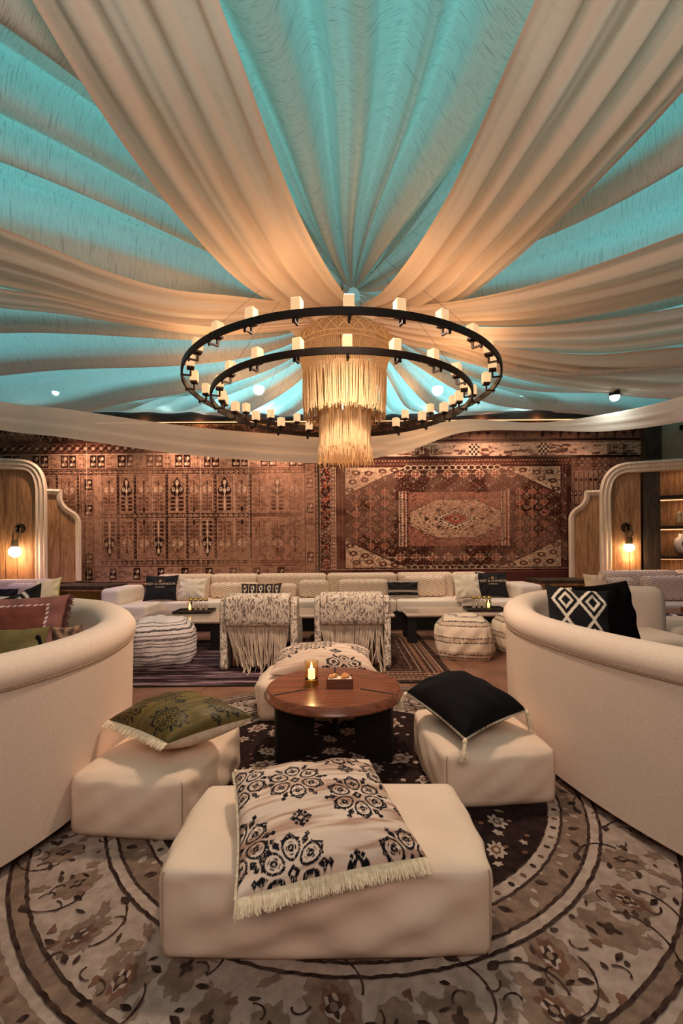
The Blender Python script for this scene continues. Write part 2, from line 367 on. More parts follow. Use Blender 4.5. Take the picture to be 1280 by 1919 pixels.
def Mcloth(name, c, c2, transl, clear, dash=.5):
    m = bpy.data.materials.new(name); m.use_nodes = True; nt = m.node_tree; N = nt.nodes; L = nt.links; b = N['Principled BSDF']; out = N['Material Output']
    b.inputs['Roughness'].default_value = .95; b.inputs['Specular IOR Level'].default_value = .1
    s = N.new('ShaderNodeAttribute'); s.attribute_name = 's'; t = N.new('ShaderNodeAttribute'); t.attribute_name = 't'
    cb = N.new('ShaderNodeCombineXYZ'); L.new(s.outputs['Fac'], cb.inputs[0]); L.new(t.outputs['Fac'], cb.inputs[1])
    facs = []
    for sc, lo, hi in (((110, 9, 1), .56, .76), ((240, 22, 1), .55, .78)):
        mp = N.new('ShaderNodeMapping'); mp.inputs['Scale'].default_value = sc; L.new(cb.outputs[0], mp.inputs[0])
        nz = N.new('ShaderNodeTexNoise'); nz.inputs['Scale'].default_value = 1; nz.inputs['Detail'].default_value = 3; nz.inputs['Distortion'].default_value = .4; L.new(mp.outputs[0], nz.inputs['Vector'])
        mr = N.new('ShaderNodeMapRange'); mr.inputs[1].default_value = lo; mr.inputs[2].default_value = hi; L.new(nz.outputs[0], mr.inputs[0]); facs.append(mr.outputs[0])
    mxx = N.new('ShaderNodeMath'); mxx.operation = 'MAXIMUM'; L.new(facs[0], mxx.inputs[0]); L.new(facs[1], mxx.inputs[1])
    q = N.new('ShaderNodeMath'); q.operation = 'MULTIPLY'; q.inputs[1].default_value = dash; L.new(mxx.outputs[0], q.inputs[0])
    mx = N.new('ShaderNodeMix'); mx.data_type = 'RGBA'; mx.inputs[6].default_value = (*c, 1); mx.inputs[7].default_value = (*c2, 1); L.new(q.outputs[0], mx.inputs[0])
    L.new(mx.outputs[2], b.inputs['Base Color']); tr = N.new('ShaderNodeBsdfTranslucent'); L.new(mx.outputs[2], tr.inputs[0])
    a = N.new('ShaderNodeAttribute'); a.attribute_name = 'ply'
    def fac(v, k):
        q = N.new('ShaderNodeMath'); q.operation = 'MULTIPLY_ADD'; q.inputs[1].default_value = -v*k; q.inputs[2].default_value = v; L.new(a.outputs['Fac'], q.inputs[0]); return q.outputs[0]
    ms = N.new('ShaderNodeMixShader'); L.new(fac(transl, .9), ms.inputs[0]); L.new(b.outputs[0], ms.inputs[1]); L.new(tr.outputs[0], ms.inputs[2])
    tp = N.new('ShaderNodeBsdfTransparent'); m2 = N.new('ShaderNodeMixShader'); L.new(fac(clear, .8), m2.inputs[0]); L.new(ms.outputs[0], m2.inputs[1]); L.new(tp.outputs[0], m2.inputs[2])
    L.new(m2.outputs[0], out.inputs[0]); return m
MT['canopy'] = Mcloth('turquoise_slub_cloth', rgb(212, 204, 192), rgb(120, 108, 98), .66, .05, .65)
MT['drape'] = Mcloth('cream_slub_cloth', rgb(248, 226, 206), rgb(206, 172, 150), .22, .08, .22)

# ================================================================ SETTING
XW, YB, YF, ZC = 5.9, 7.62, -2.6, 5.0
def slab(name, lo, hi, mat):
    c = [(a+b)/2 for a, b in zip(lo, hi)]; h = [(b-a)/2 for a, b in zip(lo, hi)]
    o = MB().box(c, h).build(name, mat); o['kind'] = 'structure'; return o
floor = slab('floor', (-XW, YF, -.1), (XW, YB, 0), MT['floor'])
slab('ceiling', (-XW, YF, ZC), (XW, YB, ZC+.1), MT['ceil'])
slab('wall_back', (-XW, YB, 0), (XW, YB+.1, ZC), MT['plaster'])
slab('wall_left', (-XW-.1, YF, 0), (-XW, YB, ZC), MT['darkwall'])
slab('wall_right', (XW, YF, 0), (XW+.1, YB, ZC), MT['darkwall'])
slab('wall_front', (-XW, YF-.1, 0), (XW, YF, ZC), MT['darkwall'])
# floor tiles laid on the slab where they can be told apart
tile_me = MB().box((0, 0, .003), (.297, .297, .003), bev=.002).build('tile', MT['floor'], floor).data
bpy.data.objects.remove(COL.objects['tile'])
for i in range(-6, 7):
    for j in range(0, 10):
        x, y = i*.6+.3, j*.6+1.5
        if abs(x) > .62*y+1.0: continue
        o = bpy.data.objects.new('tile', tile_me); COL.objects.link(o); o.parent = floor; o.location = (x, y, 0)
# timber wall plate above the rugs, LED glow and dried garland
bm_ = slab('trim_1', (-4.9, 7.42, 3.30), (5.3, 7.58, 3.52), MT['beam'])
t = MB(); t.box((0, 7.47, 3.292), (4.0, .008, .006)); ledb = t.build('led_strip', MT['led']); tag(ledb, 'warm glowing light strip under the dark timber beam over the wall rugs', 'light strip')
g = MB()
for k in range(1500):
    x = random.uniform(-3.4, 3.6); z = random.uniform(3.12, 3.25); y = 7.52+random.uniform(-.06, .02); a = random.uniform(0, pi*2); l = random.uniform(.03, .07)
    d = Vector((math.cos(a), random.uniform(-.6, .3), math.sin(a)))*l; n_ = d.cross(Vector((0, 1, 0))).normalized()*.012 if d.cross(Vector((0, 1, 0))).length > 0 else Vector((.01, 0, 0))
    p = Vector((x, y, z)); g.add([p-d, p+n_, p+d, p-n_], [(0, 1, 2, 3)])
g = g.build('dried_garland', M('dried_leaves', rgb(120, 70, 48), .9, rgb(70, 38, 28), 9)); tag(g, 'brown dried foliage packed along the wall below the timber beam', 'garland', kind='stuff')

# ================================================================ CANOPY AND DRAPES
HUB = np.array((0.14, 4.66)); cyl = lambda th: (math.sin(th), -math.cos(th))
rs = np.random.RandomState(5)
FR = [(k, rs.uniform(0, 2*pi), a) for k, a in ((14, .8), (23, 1), (37, .9), (58, .5), (83, .28))]
def foldf(th):
    f = sum(a*np.sin(k*th+p) for k, p, a in FR)/2.2
    return f
def canopy_z(r, th):
    near = np.clip(np.cos(th), 0, 1)
    z = 3.86-.60*(1-np.exp(-r/.55))+.02*r+near*(.60*(1-np.exp(-r/.7)))-.05*np.exp(-((r-2.2)/1.1)**2)
    return z
def reach(th):
    dx, dy = np.sin(th), -np.cos(th)
    R = np.full_like(th, 9.); eps = 1e-6
    R = np.minimum(R, np.where(dx > eps, (XW-.01-HUB[0])/np.maximum(dx, eps), 9)); R = np.minimum(R, np.where(dx < -eps, (-XW+.01-HUB[0])/np.minimum(dx, -eps), 9))
    R = np.minimum(R, np.where(dy > eps, (7.40-HUB[1])/np.maximum(dy, eps), 9)); R = np.minimum(R, np.where(dy < -eps, (-2.3-HUB[1])/np.minimum(dy, -eps), 9)); return R
def canopy(a0, a1, label, dz=0, n=None):
    n = n or int(abs(a1-a0)*7)+20; nr = 70
    th = np.radians(np.linspace(a0, a1, n)); R = reach(th); q = np.linspace(0, 1, nr)**1.5
    T, Q = np.meshgrid(th, q, indexing='ij'); r = .07+Q*(R[:, None]-.07)
    tw = T+.05*np.sin(1.3*r+2)
    f = foldf(tw); f = np.where(f < 0, -np.abs(f)**.75*1.1, f*.7); amp = .19*(1-np.exp(-r/1.0))*(.55+.45*np.exp(-r/5)); z = canopy_z(r, T)+dz
    # hem scallops where the cloth meets the beam
    ed = np.clip((R[:, None]-r)/1.1, .0, 1)*(np.cos(T) < -.2)+(np.cos(T) >= -.2); z = z+amp*(f+.1)*(.2+.8*ed)+.10*(1-ed)
    P = np.stack([HUB[0]+r*np.sin(T), HUB[1]-r*np.cos(T), z], -1)
    ply = np.clip((-f-.18)*2.4, 0, 1); ply = np.maximum(ply, np.exp(-r/.35))
    ply = ply*(1-.6*(np.cos(T) > .9)*np.clip(r-.3, 0, 1))
    o = grid('canopy_sheet', P, MT['canopy'], attrs=dict(ply=ply, s=r, t=T*r))
    return tag(o, label, 'canopy')
canopy(-24, 24, 'turquoise-lit cloth sheet overhead between the two widest cream swathes')
canopy(-66, -22, 'turquoise-lit cloth sheet at upper left with dark folds running to the hub')
canopy(22, 66, 'turquoise-lit cloth sheet at upper right with dark folds running to the hub')
canopy(-122, -64, 'grey-blue cloth sheet at middle left below the left cream swathe', -.03)
canopy(64, 122, 'grey-blue cloth sheet at middle right dipping toward the star-bright spotlight', -.03)
canopy(-181, -120, 'bright blue-lit cloth behind the left half of the ring chandelier', -.01)
canopy(120, 181, 'bright blue-lit cloth behind the right half of the ring chandelier', -.01)

def drape(label, Lp, Rp, nf=5, amp=.05, seed=0, ext=None, nrow=70, ncol=110, sag=.05, tight=(.2, 0), name='ceiling_drape', world=False):
    Lw = np.array([UZ(*p) for p in Lp]); Rw = np.array([UZ(*p) for p in Rp])
    if ext is not None:
        def pre(W):
            d = (W[0]-W[1]); st = np.linalg.norm(d); d = d/st; k = max(int(ext/st), 2)
            return np.vstack([W[0]+d*(ext*j/k)+np.array((0, 0, .35))*(j/k)**1.5 for j in range(k, 0, -1)]+[W])
        Lw, Rw = pre(Lw), pre(Rw)
    A = crom(Lw, nrow); B = crom(Rw, nrow); r = np.random.RandomState(seed+50); v = np.linspace(0, 1, ncol)[None, :, None]
    tt = np.linspace(0, 1, nrow)[:, None]; vv = np.linspace(0, 1, ncol)[None]
    ph = r.uniform(0, 2*pi, 4); wv = vv+.03*np.sin(3*tt*pi+ph[0])*np.sin(pi*vv)
    f = .7*np.sin(2*pi*nf*wv+ph[1])+.3*np.sin(2*pi*(nf*1.7)*wv+ph[2])+.05*np.sin(2*pi*(nf*3.3)*wv+ph[3])
    f = np.sign(f)*np.abs(f)**.8
    Wd = np.linalg.norm(A-B, axis=1)[:, None]; en = np.minimum(vv, 1-vv)*2; en = np.clip(en*4, 0, 1)
    P = A[:, None]*(1-v)+B[:, None]*v
    al = np.gradient(P.mean(1), axis=0); al /= np.linalg.norm(al, axis=1)[:, None]; ac = (B-A)/np.maximum(Wd, 1e-4)
    nrm = np.cross(al, ac); nrm *= np.sign(nrm[:, 2:3]+1e-9); nrm /= np.maximum(np.linalg.norm(nrm, axis=1)[:, None], 1e-6)
    P = P+nrm[:, None]*((f*en*amp*np.clip(Wd/.8, .3, 1.4)-sag*np.sin(pi*vv)*Wd)[..., None])
    df = np.gradient(f, axis=1)*ncol/(nf*2*pi); ply = np.clip(np.abs(df)*1.2-.45, 0, 1)*.6
    ply = np.maximum(ply, np.clip((tt-.8)*4, 0, .85)) if name == 'ceiling_drape' and tight[1] == 0 else ply
    ply = np.where((vv < .03) | (vv > .97), .9, ply)
    S = np.cumsum(np.r_[0, np.linalg.norm(np.diff(P.mean(1), axis=0), axis=1)])[:, None]+0*vv
    o = grid(name, P, MT['drape'], attrs=dict(ply=ply, s=S, t=vv*Wd)); return tag(o, label, 'drape')
drape('wide cream swathe sweeping from upper left down to the chandelier hub',
      [(60, 0, 3.62), (150, 150, 3.50), (245, 290, 3.42), (350, 425, 3.38), (440, 520, 3.38), (520, 572, 3.44), (600, 598, 3.50)],
      [(410, 0, 3.62), (462, 140, 3.50), (512, 280, 3.42), (560, 400, 3.38), (606, 490, 3.38), (642, 545, 3.44), (665, 572, 3.52)], 4, .045, 1, ext=2.6)
drape('wide cream swathe sweeping from upper right down to the chandelier hub',
      [(1003, 0, 3.62), (950, 120, 3.50), (890, 260, 3.42), (835, 375, 3.38), (770, 480, 3.38), (715, 548, 3.44), (675, 572, 3.52)],
      [(1420, 0, 3.62), (1280, 172, 3.50), (1160, 300, 3.42), (1045, 415, 3.38), (950, 500, 3.38), (860, 565, 3.44), (740, 598, 3.48)], 5, .05, 2, ext=2.6)
drape('cream swathe crossing the left side at mid height toward the hub',
      [(-260, 300, 3.40), (-90, 390, 3.34), (0, 426, 3.30), (100, 466, 3.28), (200, 508, 3.28), (320, 542, 3.32), (450, 556, 3.38), (600, 575, 3.44)],
      [(-260, 480, 3.40), (-90, 515, 3.34), (0, 538, 3.30), (100, 558, 3.28), (200, 585, 3.28), (310, 609, 3.30), (450, 616, 3.34), (610, 606, 3.40)], 4, .04, 3, ext=1.5)
drape('narrow peach swathe just under the left mid-height swathe',
      [(-260, 500, 3.30), (-60, 525, 3.26), (0, 540, 3.24), (110, 558, 3.22), (240, 590, 3.22), (400, 612, 3.26), (610, 604, 3.36)],
      [(-260, 545, 3.30), (-60, 565, 3.26), (0, 577, 3.24), (110, 588, 3.22), (240, 608, 3.22), (400, 628, 3.26), (610, 614, 3.34)], 3, .03, 4, ext=1.2)
drape('cream swathe crossing the right side at mid height toward the hub',
      [(1560, 330, 3.40), (1390, 395, 3.34), (1280, 436, 3.30), (1140, 488, 3.28), (1000, 534, 3.28), (870, 562, 3.32), (760, 575, 3.38), (690, 580, 3.44)],
      [(1560, 490, 3.40), (1390, 520, 3.34), (1280, 552, 3.30), (1140, 585, 3.28), (1000, 607, 3.28), (880, 610, 3.30), (780, 606, 3.34), (690, 600, 3.40)], 4, .04, 5, ext=1.5)
drape('peach lower swathe on the right running behind the ring chandelier',
      [(1560, 545, 3.30), (1380, 560, 3.26), (1280, 575, 3.24), (1140, 598, 3.20), (1000, 612, 3.20), (860, 612, 3.24), (760, 604, 3.30), (690, 598, 3.38)],
      [(1560, 600, 3.30), (1380, 622, 3.26), (1280, 643, 3.24), (1140, 660, 3.20), (1000, 660, 3.20), (880, 662, 3.20), (770, 648, 3.24), (690, 615, 3.34)], 4, .035, 6, ext=1.5)
drape('grey-beige swathe lowest on the right above the star-bright spotlight',
      [(1560, 640, 3.22), (1280, 650, 3.18), (1120, 664, 3.14), (980, 656, 3.14), (860, 636, 3.2), (700, 606, 3.34)],
      [(1560, 730, 3.22), (1280, 748, 3.18), (1120, 735, 3.14), (960, 708, 3.14), (850, 664, 3.2), (700, 618, 3.34)], 5, .03, 16, ext=1.2)
# long low swag across the back of the room
drape('long cream swag hanging low across the room in front of the wall rugs',
      [(-260, 690, 2.95), (0, 752, 2.86), (120, 766, 2.80), (330, 796, 2.70), (500, 812, 2.66), (640, 818, 2.66), (760, 806, 2.70), (870, 786, 2.76), (1010, 792, 2.76), (1140, 775, 2.84), (1280, 742, 2.95), (1500, 660, 3.1)],
      [(-260, 760, 2.70), (0, 806, 2.56), (120, 820, 2.48), (330, 850, 2.38), (500, 864, 2.34), (640, 867, 2.34), (760, 846, 2.42), (870, 810, 2.56), (1010, 807, 2.62), (1140, 808, 2.60), (1280, 790, 2.66), (1500, 740, 2.8)],
      2, .014, 7, nrow=120, ncol=50, sag=.02, tight=(0, 1))
# tan gathered knot under the hub
th = np.linspace(0, 2*pi, 90, endpoint=False)[:, None]; pr = crom([(.10, 3.74, 0), (.16, 3.62, 0), (.34, 3.47, 0), (.50, 3.40, 0), (.40, 3.33, 0), (.05, 3.30, 0)], 24)[None]
rr = pr[..., 0]*(1+.07*np.sin(9*th+2)+.05*np.sin(17*th)); zz = pr[..., 1]+0*th+.02*np.sin(13*th)
o = grid('gathered_cloth_knot', np.stack([HUB[0]-.10+rr*np.cos(th), HUB[1]+rr*np.sin(th), zz], -1), MT['drape'], cu=True, attrs=dict(ply=0*rr+1, s=zz, t=rr*th)); tag(o, 'gathered tan cloth knot where all swathes meet above the macrame pendant', 'knot')

# spotlights: glowing lamps hung over the sheer cloth, one in the open
def spot_fixture(px, py, z, r, label, strength, col=(.55, .9, 1), g='spotlights glowing through the blue cloth', up=.0):
    p = UZ(px, py, z); root = thing('spotlight', label, 'spotlight', p, g)
    MB().lathe([(.0, .17), (.05, .17), (.06, .15), (.06, .02), (.075, 0)], p, 20).build('lamp_housing', MT['black'], root, smooth=True, angle=40)
    MB().box((p[0], p[1], p[2]+.22), (.02, .02, .06)).box((p[0], p[1], p[2]+(ZC-.01-p[2])/2+.13), (.008, .008, (ZC-p[2])/2-.14)).build('drop_rod', MT['black'], root)
    me = MB().lathe([(0, -r), (r*.5, -r*.87), (r*.87, -r*.5), (r, 0), (r*.87, r*.5), (0, r*.6)], p, 20).build('lens', emit('spot_lens', col, strength), root, smooth=True)
    return root
spot_fixture(485, 730, 3.62, .085, 'white-hot spotlight shining through blue cloth behind the left of the rings', 90)
spot_fixture(820, 731, 3.62, .085, 'white-hot spotlight shining through blue cloth behind the right of the rings', 90)
spot_fixture(1152, 743, 3.02, .055, 'star-bright cyan-white spotlight hanging in the open at right', 60, (.8, 1, 1), None)
spot_fixture(104, 735, 3.62, .05, 'small cyan spotlight glowing through grey cloth at far left', 60)
spot_fixture(975, 744, 3.6, .05, 'cyan spotlight glowing through cloth right of the chandelier', 60)
spot_fixture(316, 738, 3.62, .045, 'cyan spotlight glowing through cloth left of the chandelier', 60)

# ================================================================ CHANDELIER
CXc, CYc = 0.012, 4.5
ch = thing('ring_chandelier', 'double-ring black iron chandelier carrying glowing square candle shades', 'chandelier', (CXc, CYc, 2.6))
def ring(R, z, h=.05, w=.018):
    n = 160; V = []
    for k in range(n):
        a = 2*pi*k/n; jj = 1+.0006*math.sin(k*7)
        for dr, dz in ((-w/2, -h/2), (w/2, -h/2), (w/2, h/2), (-w/2, h/2)): V.append((CXc+(R*jj+dr)*math.sin(a), CYc-(R*jj+dr)*math.cos(a), z+dz))
    Fs = [(k*4+i, k*4+(i+1) % 4, ((k+1) % n)*4+(i+1) % 4, ((k+1) % n)*4+i) for k in range(n) for i in range(4)]
    MB().add(V, Fs).build('ring', MT['iron'], ch)
shade_me = None
def shades(R, z, N, ph):
    global shade_me
    ring(R, z)
    for k in range(N):
        a = ph+2*pi*k/N; r = R-.075; c = (CXc+r*math.sin(a), CYc-r*math.cos(a))
        b = MB(); b.box((c[0], c[1], z+.028), (.032, .032, .010), rz=a, bev=.003); b.box((c[0], c[1], z-.005), (.008, .008, .03), rz=a)
        b.box((CXc+(R-.035)*math.sin(a), CYc-(R-.035)*math.cos(a), z-.038), (.008, .045, .006), rz=a); b.box((CXc+(R-.004)*math.sin(a), CYc-(R-.004)*math.cos(a), z-.034), (.012, .006, .022), rz=a)
        br = b.build('lamp_bracket', MT['iron'], ch)
        s = MB().box((c[0], c[1], z+.088), (.036, .036, .050), rz=a, bev=.006).build('lamp_shade', MT['shade'], br)
shades(1.493, 2.79, 25, math.radians(2)); shades(1.245, 2.635, 20, math.radians(2))
c_ = MB()
for k in range(4):
    a = pi/4+k*pi/2
    for R, z in ((1.493, 2.79), (1.245, 2.635)):
        c_.tube([(CXc+R*math.sin(a), CYc-R*math.cos(a), z+.02), (CXc+.12*math.sin(a), CYc-.12*math.cos(a), 4.3)], .0012, 4)
c_.tube([(CXc, CYc, 3.3), (CXc, CYc, ZC)], .02, 10)
c_.build('suspension_wires', MT['iron'], ch)
for R, z, n in ((1.34, 2.98, 12), (1.10, 2.88, 7)):
    for k in range(n):
        a = 2*pi*(k+.5)/n; lamp('candle_light', 'POINT', (CXc+R*math.sin(a), CYc-R*math.cos(a), z), 3.0, (1, .56, .26), .12)

# macrame pendant
mp_ = thing('macrame_pendant', 'tiered cream macrame pendant with long cotton fringe inside the rings', 'pendant lamp', (CXc+.03, CYc, 2.0)); mx0, my0 = CXc+.03, CYc
def strand_mesh(lst, name, mat, r=.0045, nseg=5):
    V = []; Fs = []; n = 4
    for (x0, y0, z0, x1, y1, z1) in lst:
        b = len(V); k = np.linspace(0, 1, nseg); w = random.uniform(-.012, .012); w2 = random.uniform(-.012, .012)
        for i in range(nseg):
            x = x0+(x1-x0)*k[i]+w*math.sin(pi*k[i]); y = y0+(y1-y0)*k[i]+w2*math.sin(pi*k[i]); z = z0+(z1-z0)*k[i]
            for q in range(n): V.append((x+r*math.cos(q*pi/2+.4), y+r*math.sin(q*pi/2+.4), z))
        for i in range(nseg-1):
            for q in range(n): Fs.append((b+i*n+q, b+i*n+(q+1) % n, b+(i+1)*n+(q+1) % n, b+(i+1)*n+q))
    return link(name, fmesh(name, V, Fs, mat), mp_)
def ringstr(n, r0, z0, r1, z1, jz=.03, jr=.01):
    L_ = []
    for k in range(n):
        a = 2*pi*(k+random.uniform(-.3, .3))/n; q = r0+random.uniform(-jr, jr); p = r1+random.uniform(-jr, jr)
        L_.append((mx0+q*math.cos(a), my0+q*math.sin(a), z0, mx0+p*math.cos(a), my0+p*math.sin(a), z1+random.uniform(-jz, jz))) 
    return L_
dome = [(.02, 3.43), (.17, 3.41), (.22, 3.375), (.35, 3.34), (.45, 3.26), (.475, 3.18), (.455, 3.12), (.41, 3.0), (.395, 2.90)]
# crown cords: vertical knotted cords, lattice and horizontal rows
cr = MB()
def dm(t):
    t = min(max(t, 0), .9999)*(len(dome)-1); i = int(t); f = t-i; return dome[i][0]*(1-f)+dome[i+1][0]*f, dome[i][1]*(1-f)+dome[i+1][1]*f
for k in range(150):
    a = 2*pi*k/150; pts = [(mx0+dm(t)[0]*math.cos(a), my0+dm(t)[0]*math.sin(a), dm(t)[1]) for t in np.linspace(.12, 1, 11)]; cr.tube(pts, .0066, 4, cap=False)
for k in range(24):
    for s_ in (-1, 1):
        a0 = 2*pi*k/24; pts = []
        for t in np.linspace(.30, .66, 7): a = a0+s_*(t-.30)/.36*2*pi/24*1.5; q = dm(t); pts.append((mx0+(q[0]+.010)*math.cos(a), my0+(q[0]+.010)*math.sin(a), q[1]+.004))
        cr.tube(pts, .008, 5, cap=False)
for t in (.12, .25, .30, .66, .74): q = dm(t); cr.tube([(mx0+(q[0]+.006)*math.cos(a), my0+(q[0]+.006)*math.sin(a), q[1]) for a in np.linspace(0, 2*pi, 60, endpoint=False)], .009, 5, closed=True)
o = cr.build('knotted_crown', MT['cord'], mp_, smooth=True); 
o = strand_mesh(ringstr(300, .405, 2.93, .395, 2.52, .035), 'upper_fringe', MT['cord']); o['kind'] = 'stuff'
o = strand_mesh(ringstr(230, .235, 2.95, .245, 2.17, .04), 'lower_fringe', MT['cord'], .0048); o['kind'] = 'stuff'
o = strand_mesh(ringstr(150, .30, 2.95, .27, 2.55, .03), 'inner_fringe', MT['cord'], .0048); o['kind'] = 'stuff'
kn = MB()
for k in range(110):
    a = 2*pi*k/110
    for _ in range(4):
        x, y, z = mx0+(.25+random.uniform(-.02, .02))*math.cos(a), my0+(.25+random.uniform(-.02, .02))*math.sin(a), 2.19+random.uniform(-.05, .03)
        kn.tube([(x, y, z), (x+random.uniform(-.02, .02), y+random.uniform(-.02, .02), z-random.uniform(.06, .13))], [.006, .002], 3, cap=False)
o = kn.build('frayed_hem', MT['cord'], mp_); o['kind'] = 'stuff'
for z, s_ in ((2.62, .028), (2.28, .016)):
    MB().lathe([(0, -s_*1.6), (s_*.8, -s_), (s_, 0), (s_*.6, s_*1.2), (.008, s_*2)], (mx0, my0, z), 16).build('bulb', emit('filament_bulb', (1, .85, .65), 8), mp_, smooth=True)
MB().tube([(mx0, my0, 2.2), (mx0, my0, 3.4)], .004, 6).build('lamp_cord', MT['iron'], mp_)
lamp('pendant_light', 'POINT', (mx0, my0, 2.75), 1.5, (1, .62, .34), .05)
lamp('pendant_light', 'POINT', (mx0, my0, 2.02), 3, (1, .62, .34), .04)
# ================================================================ WALL RUGS
class Canvas:
    """paints a woven pattern; coordinates run like the rug seen square-on, 1 unit = 1/853 of the wall distance"""
    def __init__(s, x0, y0, x1, y1, k, base):
        s.x0, s.y0, s.k = x0, y0, k; s.w = int((x1-x0)*k); s.h = int((y1-y0)*k); s.x1, s.y1 = x1, y1
        s.im = np.ones((s.h, s.w, 3))*np.array(base); s.X, s.Y = np.meshgrid(x0+(np.arange(s.w)+.5)/k, y0+(np.arange(s.h)+.5)/k)
    def _b(s, x0, y0, x1, y1):
        return (slice(max(int((y0-s.y0)*s.k), 0), max(min(int((y1-s.y0)*s.k)+1, s.h), 0)), slice(max(int((x0-s.x0)*s.k), 0), max(min(int((x1-s.x0)*s.k)+1, s.w), 0)))
    def put(s, b, m, c, a=1.):
        im = s.im[b]; mm = (m*a)[..., None]; s.im[b] = im*(1-mm)+np.array(c)*mm
    def rect(s, x0, y0, x1, y1, c, a=1.):
        b = s._b(x0, y0, x1, y1); X, Y = s.X[b], s.Y[b]; s.put(b, ((X >= x0) & (X < x1) & (Y >= y0) & (Y < y1)).astype(float), c, a)
    def frame(s, x0, y0, x1, y1, c, w=1., a=1.):
        s.rect(x0, y0, x1, y0+w, c, a); s.rect(x0, y1-w, x1, y1, c, a); s.rect(x0, y0, x0+w, y1, c, a); s.rect(x1-w, y0, x1, y1, c, a)
    def ell(s, cx, cy, rx, ry, c, a=1., hole=0):
        b = s._b(cx-rx, cy-ry, cx+rx, cy+ry); q = ((s.X[b]-cx)/rx)**2+((s.Y[b]-cy)/ry)**2; s.put(b, ((q < 1) & (q >= hole)).astype(float), c, a)
    def dia(s, cx, cy, rx, ry, c, a=1., hole=0):
        b = s._b(cx-rx, cy-ry, cx+rx, cy+ry); q = abs(s.X[b]-cx)/rx+abs(s.Y[b]-cy)/ry; s.put(b, ((q < 1) & (q >= hole)).astype(float), c, a)
    def poly(s, P, c, a=1.):
        P = np.array(P, float); b = s._b(P[:, 0].min(), P[:, 1].min(), P[:, 0].max(), P[:, 1].max()); X, Y = s.X[b], s.Y[b]; ins = np.zeros(X.shape, bool)
        for i in range(len(P)):
            (xa, ya), (xb, yb) = P[i], P[i-1]
            if ya == yb: continue
            ins ^= ((ya > Y) != (yb > Y)) & (X < (xb-xa)*(Y-ya)/(yb-ya)+xa)
        s.put(b, ins.astype(float), c, a)
    def line(s, xa, ya, xb, yb, w, c, a=1.):
        d = math.hypot(xb-xa, yb-ya) or 1; nx, ny = -(yb-ya)/d*w/2, (xb-xa)/d*w/2; s.poly([(xa+nx, ya+ny), (xb+nx, yb+ny), (xb-nx, yb-ny), (xa-nx, ya-ny)], c, a)
    def specks(s, x0, y0, x1, y1, n, c, r=(1, 2), a=1., kind='ell', seed=0):
        R = np.random.RandomState(seed)
        for _ in range(n):
            x, y = R.uniform(x0, x1), R.uniform(y0, y1); q = R.uniform(*r); (s.ell if kind == 'ell' else s.dia)(x, y, q*R.uniform(.7, 1.4), q*R.uniform(.6, 1.1), c, a)
DK = rgb(52, 30, 26); RB = rgb(126, 76, 58); TN = rgb(178, 132, 106); LT = rgb(222, 186, 156); MB_ = rgb(92, 56, 44); DT = rgb(146, 102, 80)
def hang(name, cv, Yw, label, cat='wall rug', seed=0, dark=.25, dy=0, mat=None, thick=.012):
    sh = cv.im.shape[:2]; n1 = fbm(sh, (9, 16), seed, 3); n2 = fbm(sh, (70, 120), seed+9, 2); grain = np.random.RandomState(seed).rand(*sh)
    im = cv.im*(.80+.45*(n1-.3))[..., None]; im = im*(1-.34*(n2 > .56))[..., None]; im = im*(.82+.36*grain)[..., None]
    wear = np.clip((fbm(sh, (5, 8), seed+3, 3)-.52)*3.0, 0, .35)[..., None]; mean = cv.im.mean((0, 1)); im = im*(1-wear)+mean*1.1*wear
    X = (cv.X-CX)/F*Yw; Z = CH+(HY-cv.Y-dy)/F*Yw; wav = .02*(fbm(sh, (3, 9), seed+20, 2)-.5)
    P = np.stack([X, Yw+wav, Z], -1); root = thing(name, label, cat, ((X.min()+X.max())/2, Yw, Z.min()))
    grid('woven_face', P, mat or MT['rugwool'], root, colors=im, flip=True)
    b = MB(); b.box(((X.min()+X.max())/2, Yw+.03, (Z.min()+Z.max())/2), ((X.max()-X.min())/2, .008, (Z.max()-Z.min())/2)); b.build('backing', MT['darkwall'], root); return root
MT['rugwool'] = M('knotted_wool', rgb(140, 90, 70), 1, paint=True, distress=.0, bump=.5, bscale=220, spec=.05)

# ---- left rug: garden panels
c = Canvas(-34, 796, 597, 1094, 1.25, TN)
R0 = np.random.RandomState(3)
c.rect(-34, 796, 597, 826, MB_)
for x in range(-30, 597, 9): c.dia(x, 811+3*math.sin(x), 5, 9, DT if x % 2 else TN, .9); c.dia(x, 812, 2.5, 4, DK)
c.rect(-34, 826, 597, 844, RB)
for i, x in enumerate(range(-34, 597, 15)):      # running scroll
    c.ell(x, 835, 7, 7, DK, 1, .45); c.ell(x, 835, 2.5, 2.5, LT); c.rect(x+5, 834, x+11, 836, DK); c.line(x-6, 840, x+8, 829, 1.2, TN)
c.rect(-34, 843, 597, 845, DK); c.rect(-34, 845.5, 597, 846.5, LT)
def flowerbox(x0, y0, x1, y1, dk=True):
    if dk:
        c.rect(x0, y0, x1, y1, DK); cx, cy = (x0+x1)/2, (y0+y1)/2; w = (x1-x0)/2; h = (y1-y0)/2
        c.rect(cx-.6, y0+3, cx+.6, y1-3, TN); c.ell(cx-w*.4, cy+h*.5, w*.34, h*.26, LT); c.ell(cx+w*.4, cy+h*.5, w*.34, h*.26, TN); c.ell(cx+w*.3, cy-h*.45, w*.34, h*.26, LT); c.line(cx-w*.6, cy-h*.6, cx, cy, 1.3, TN)
    else:
        c.frame(x0, y0, x1, y1, DT, 1)
        for qx in (.3, .7):
            for qy in (.25, .75): c.ell(x0+(x1-x0)*qx, y0+(y1-y0)*qy, 1.6, 2.2, MB_, .8)
x = -30; i = 0
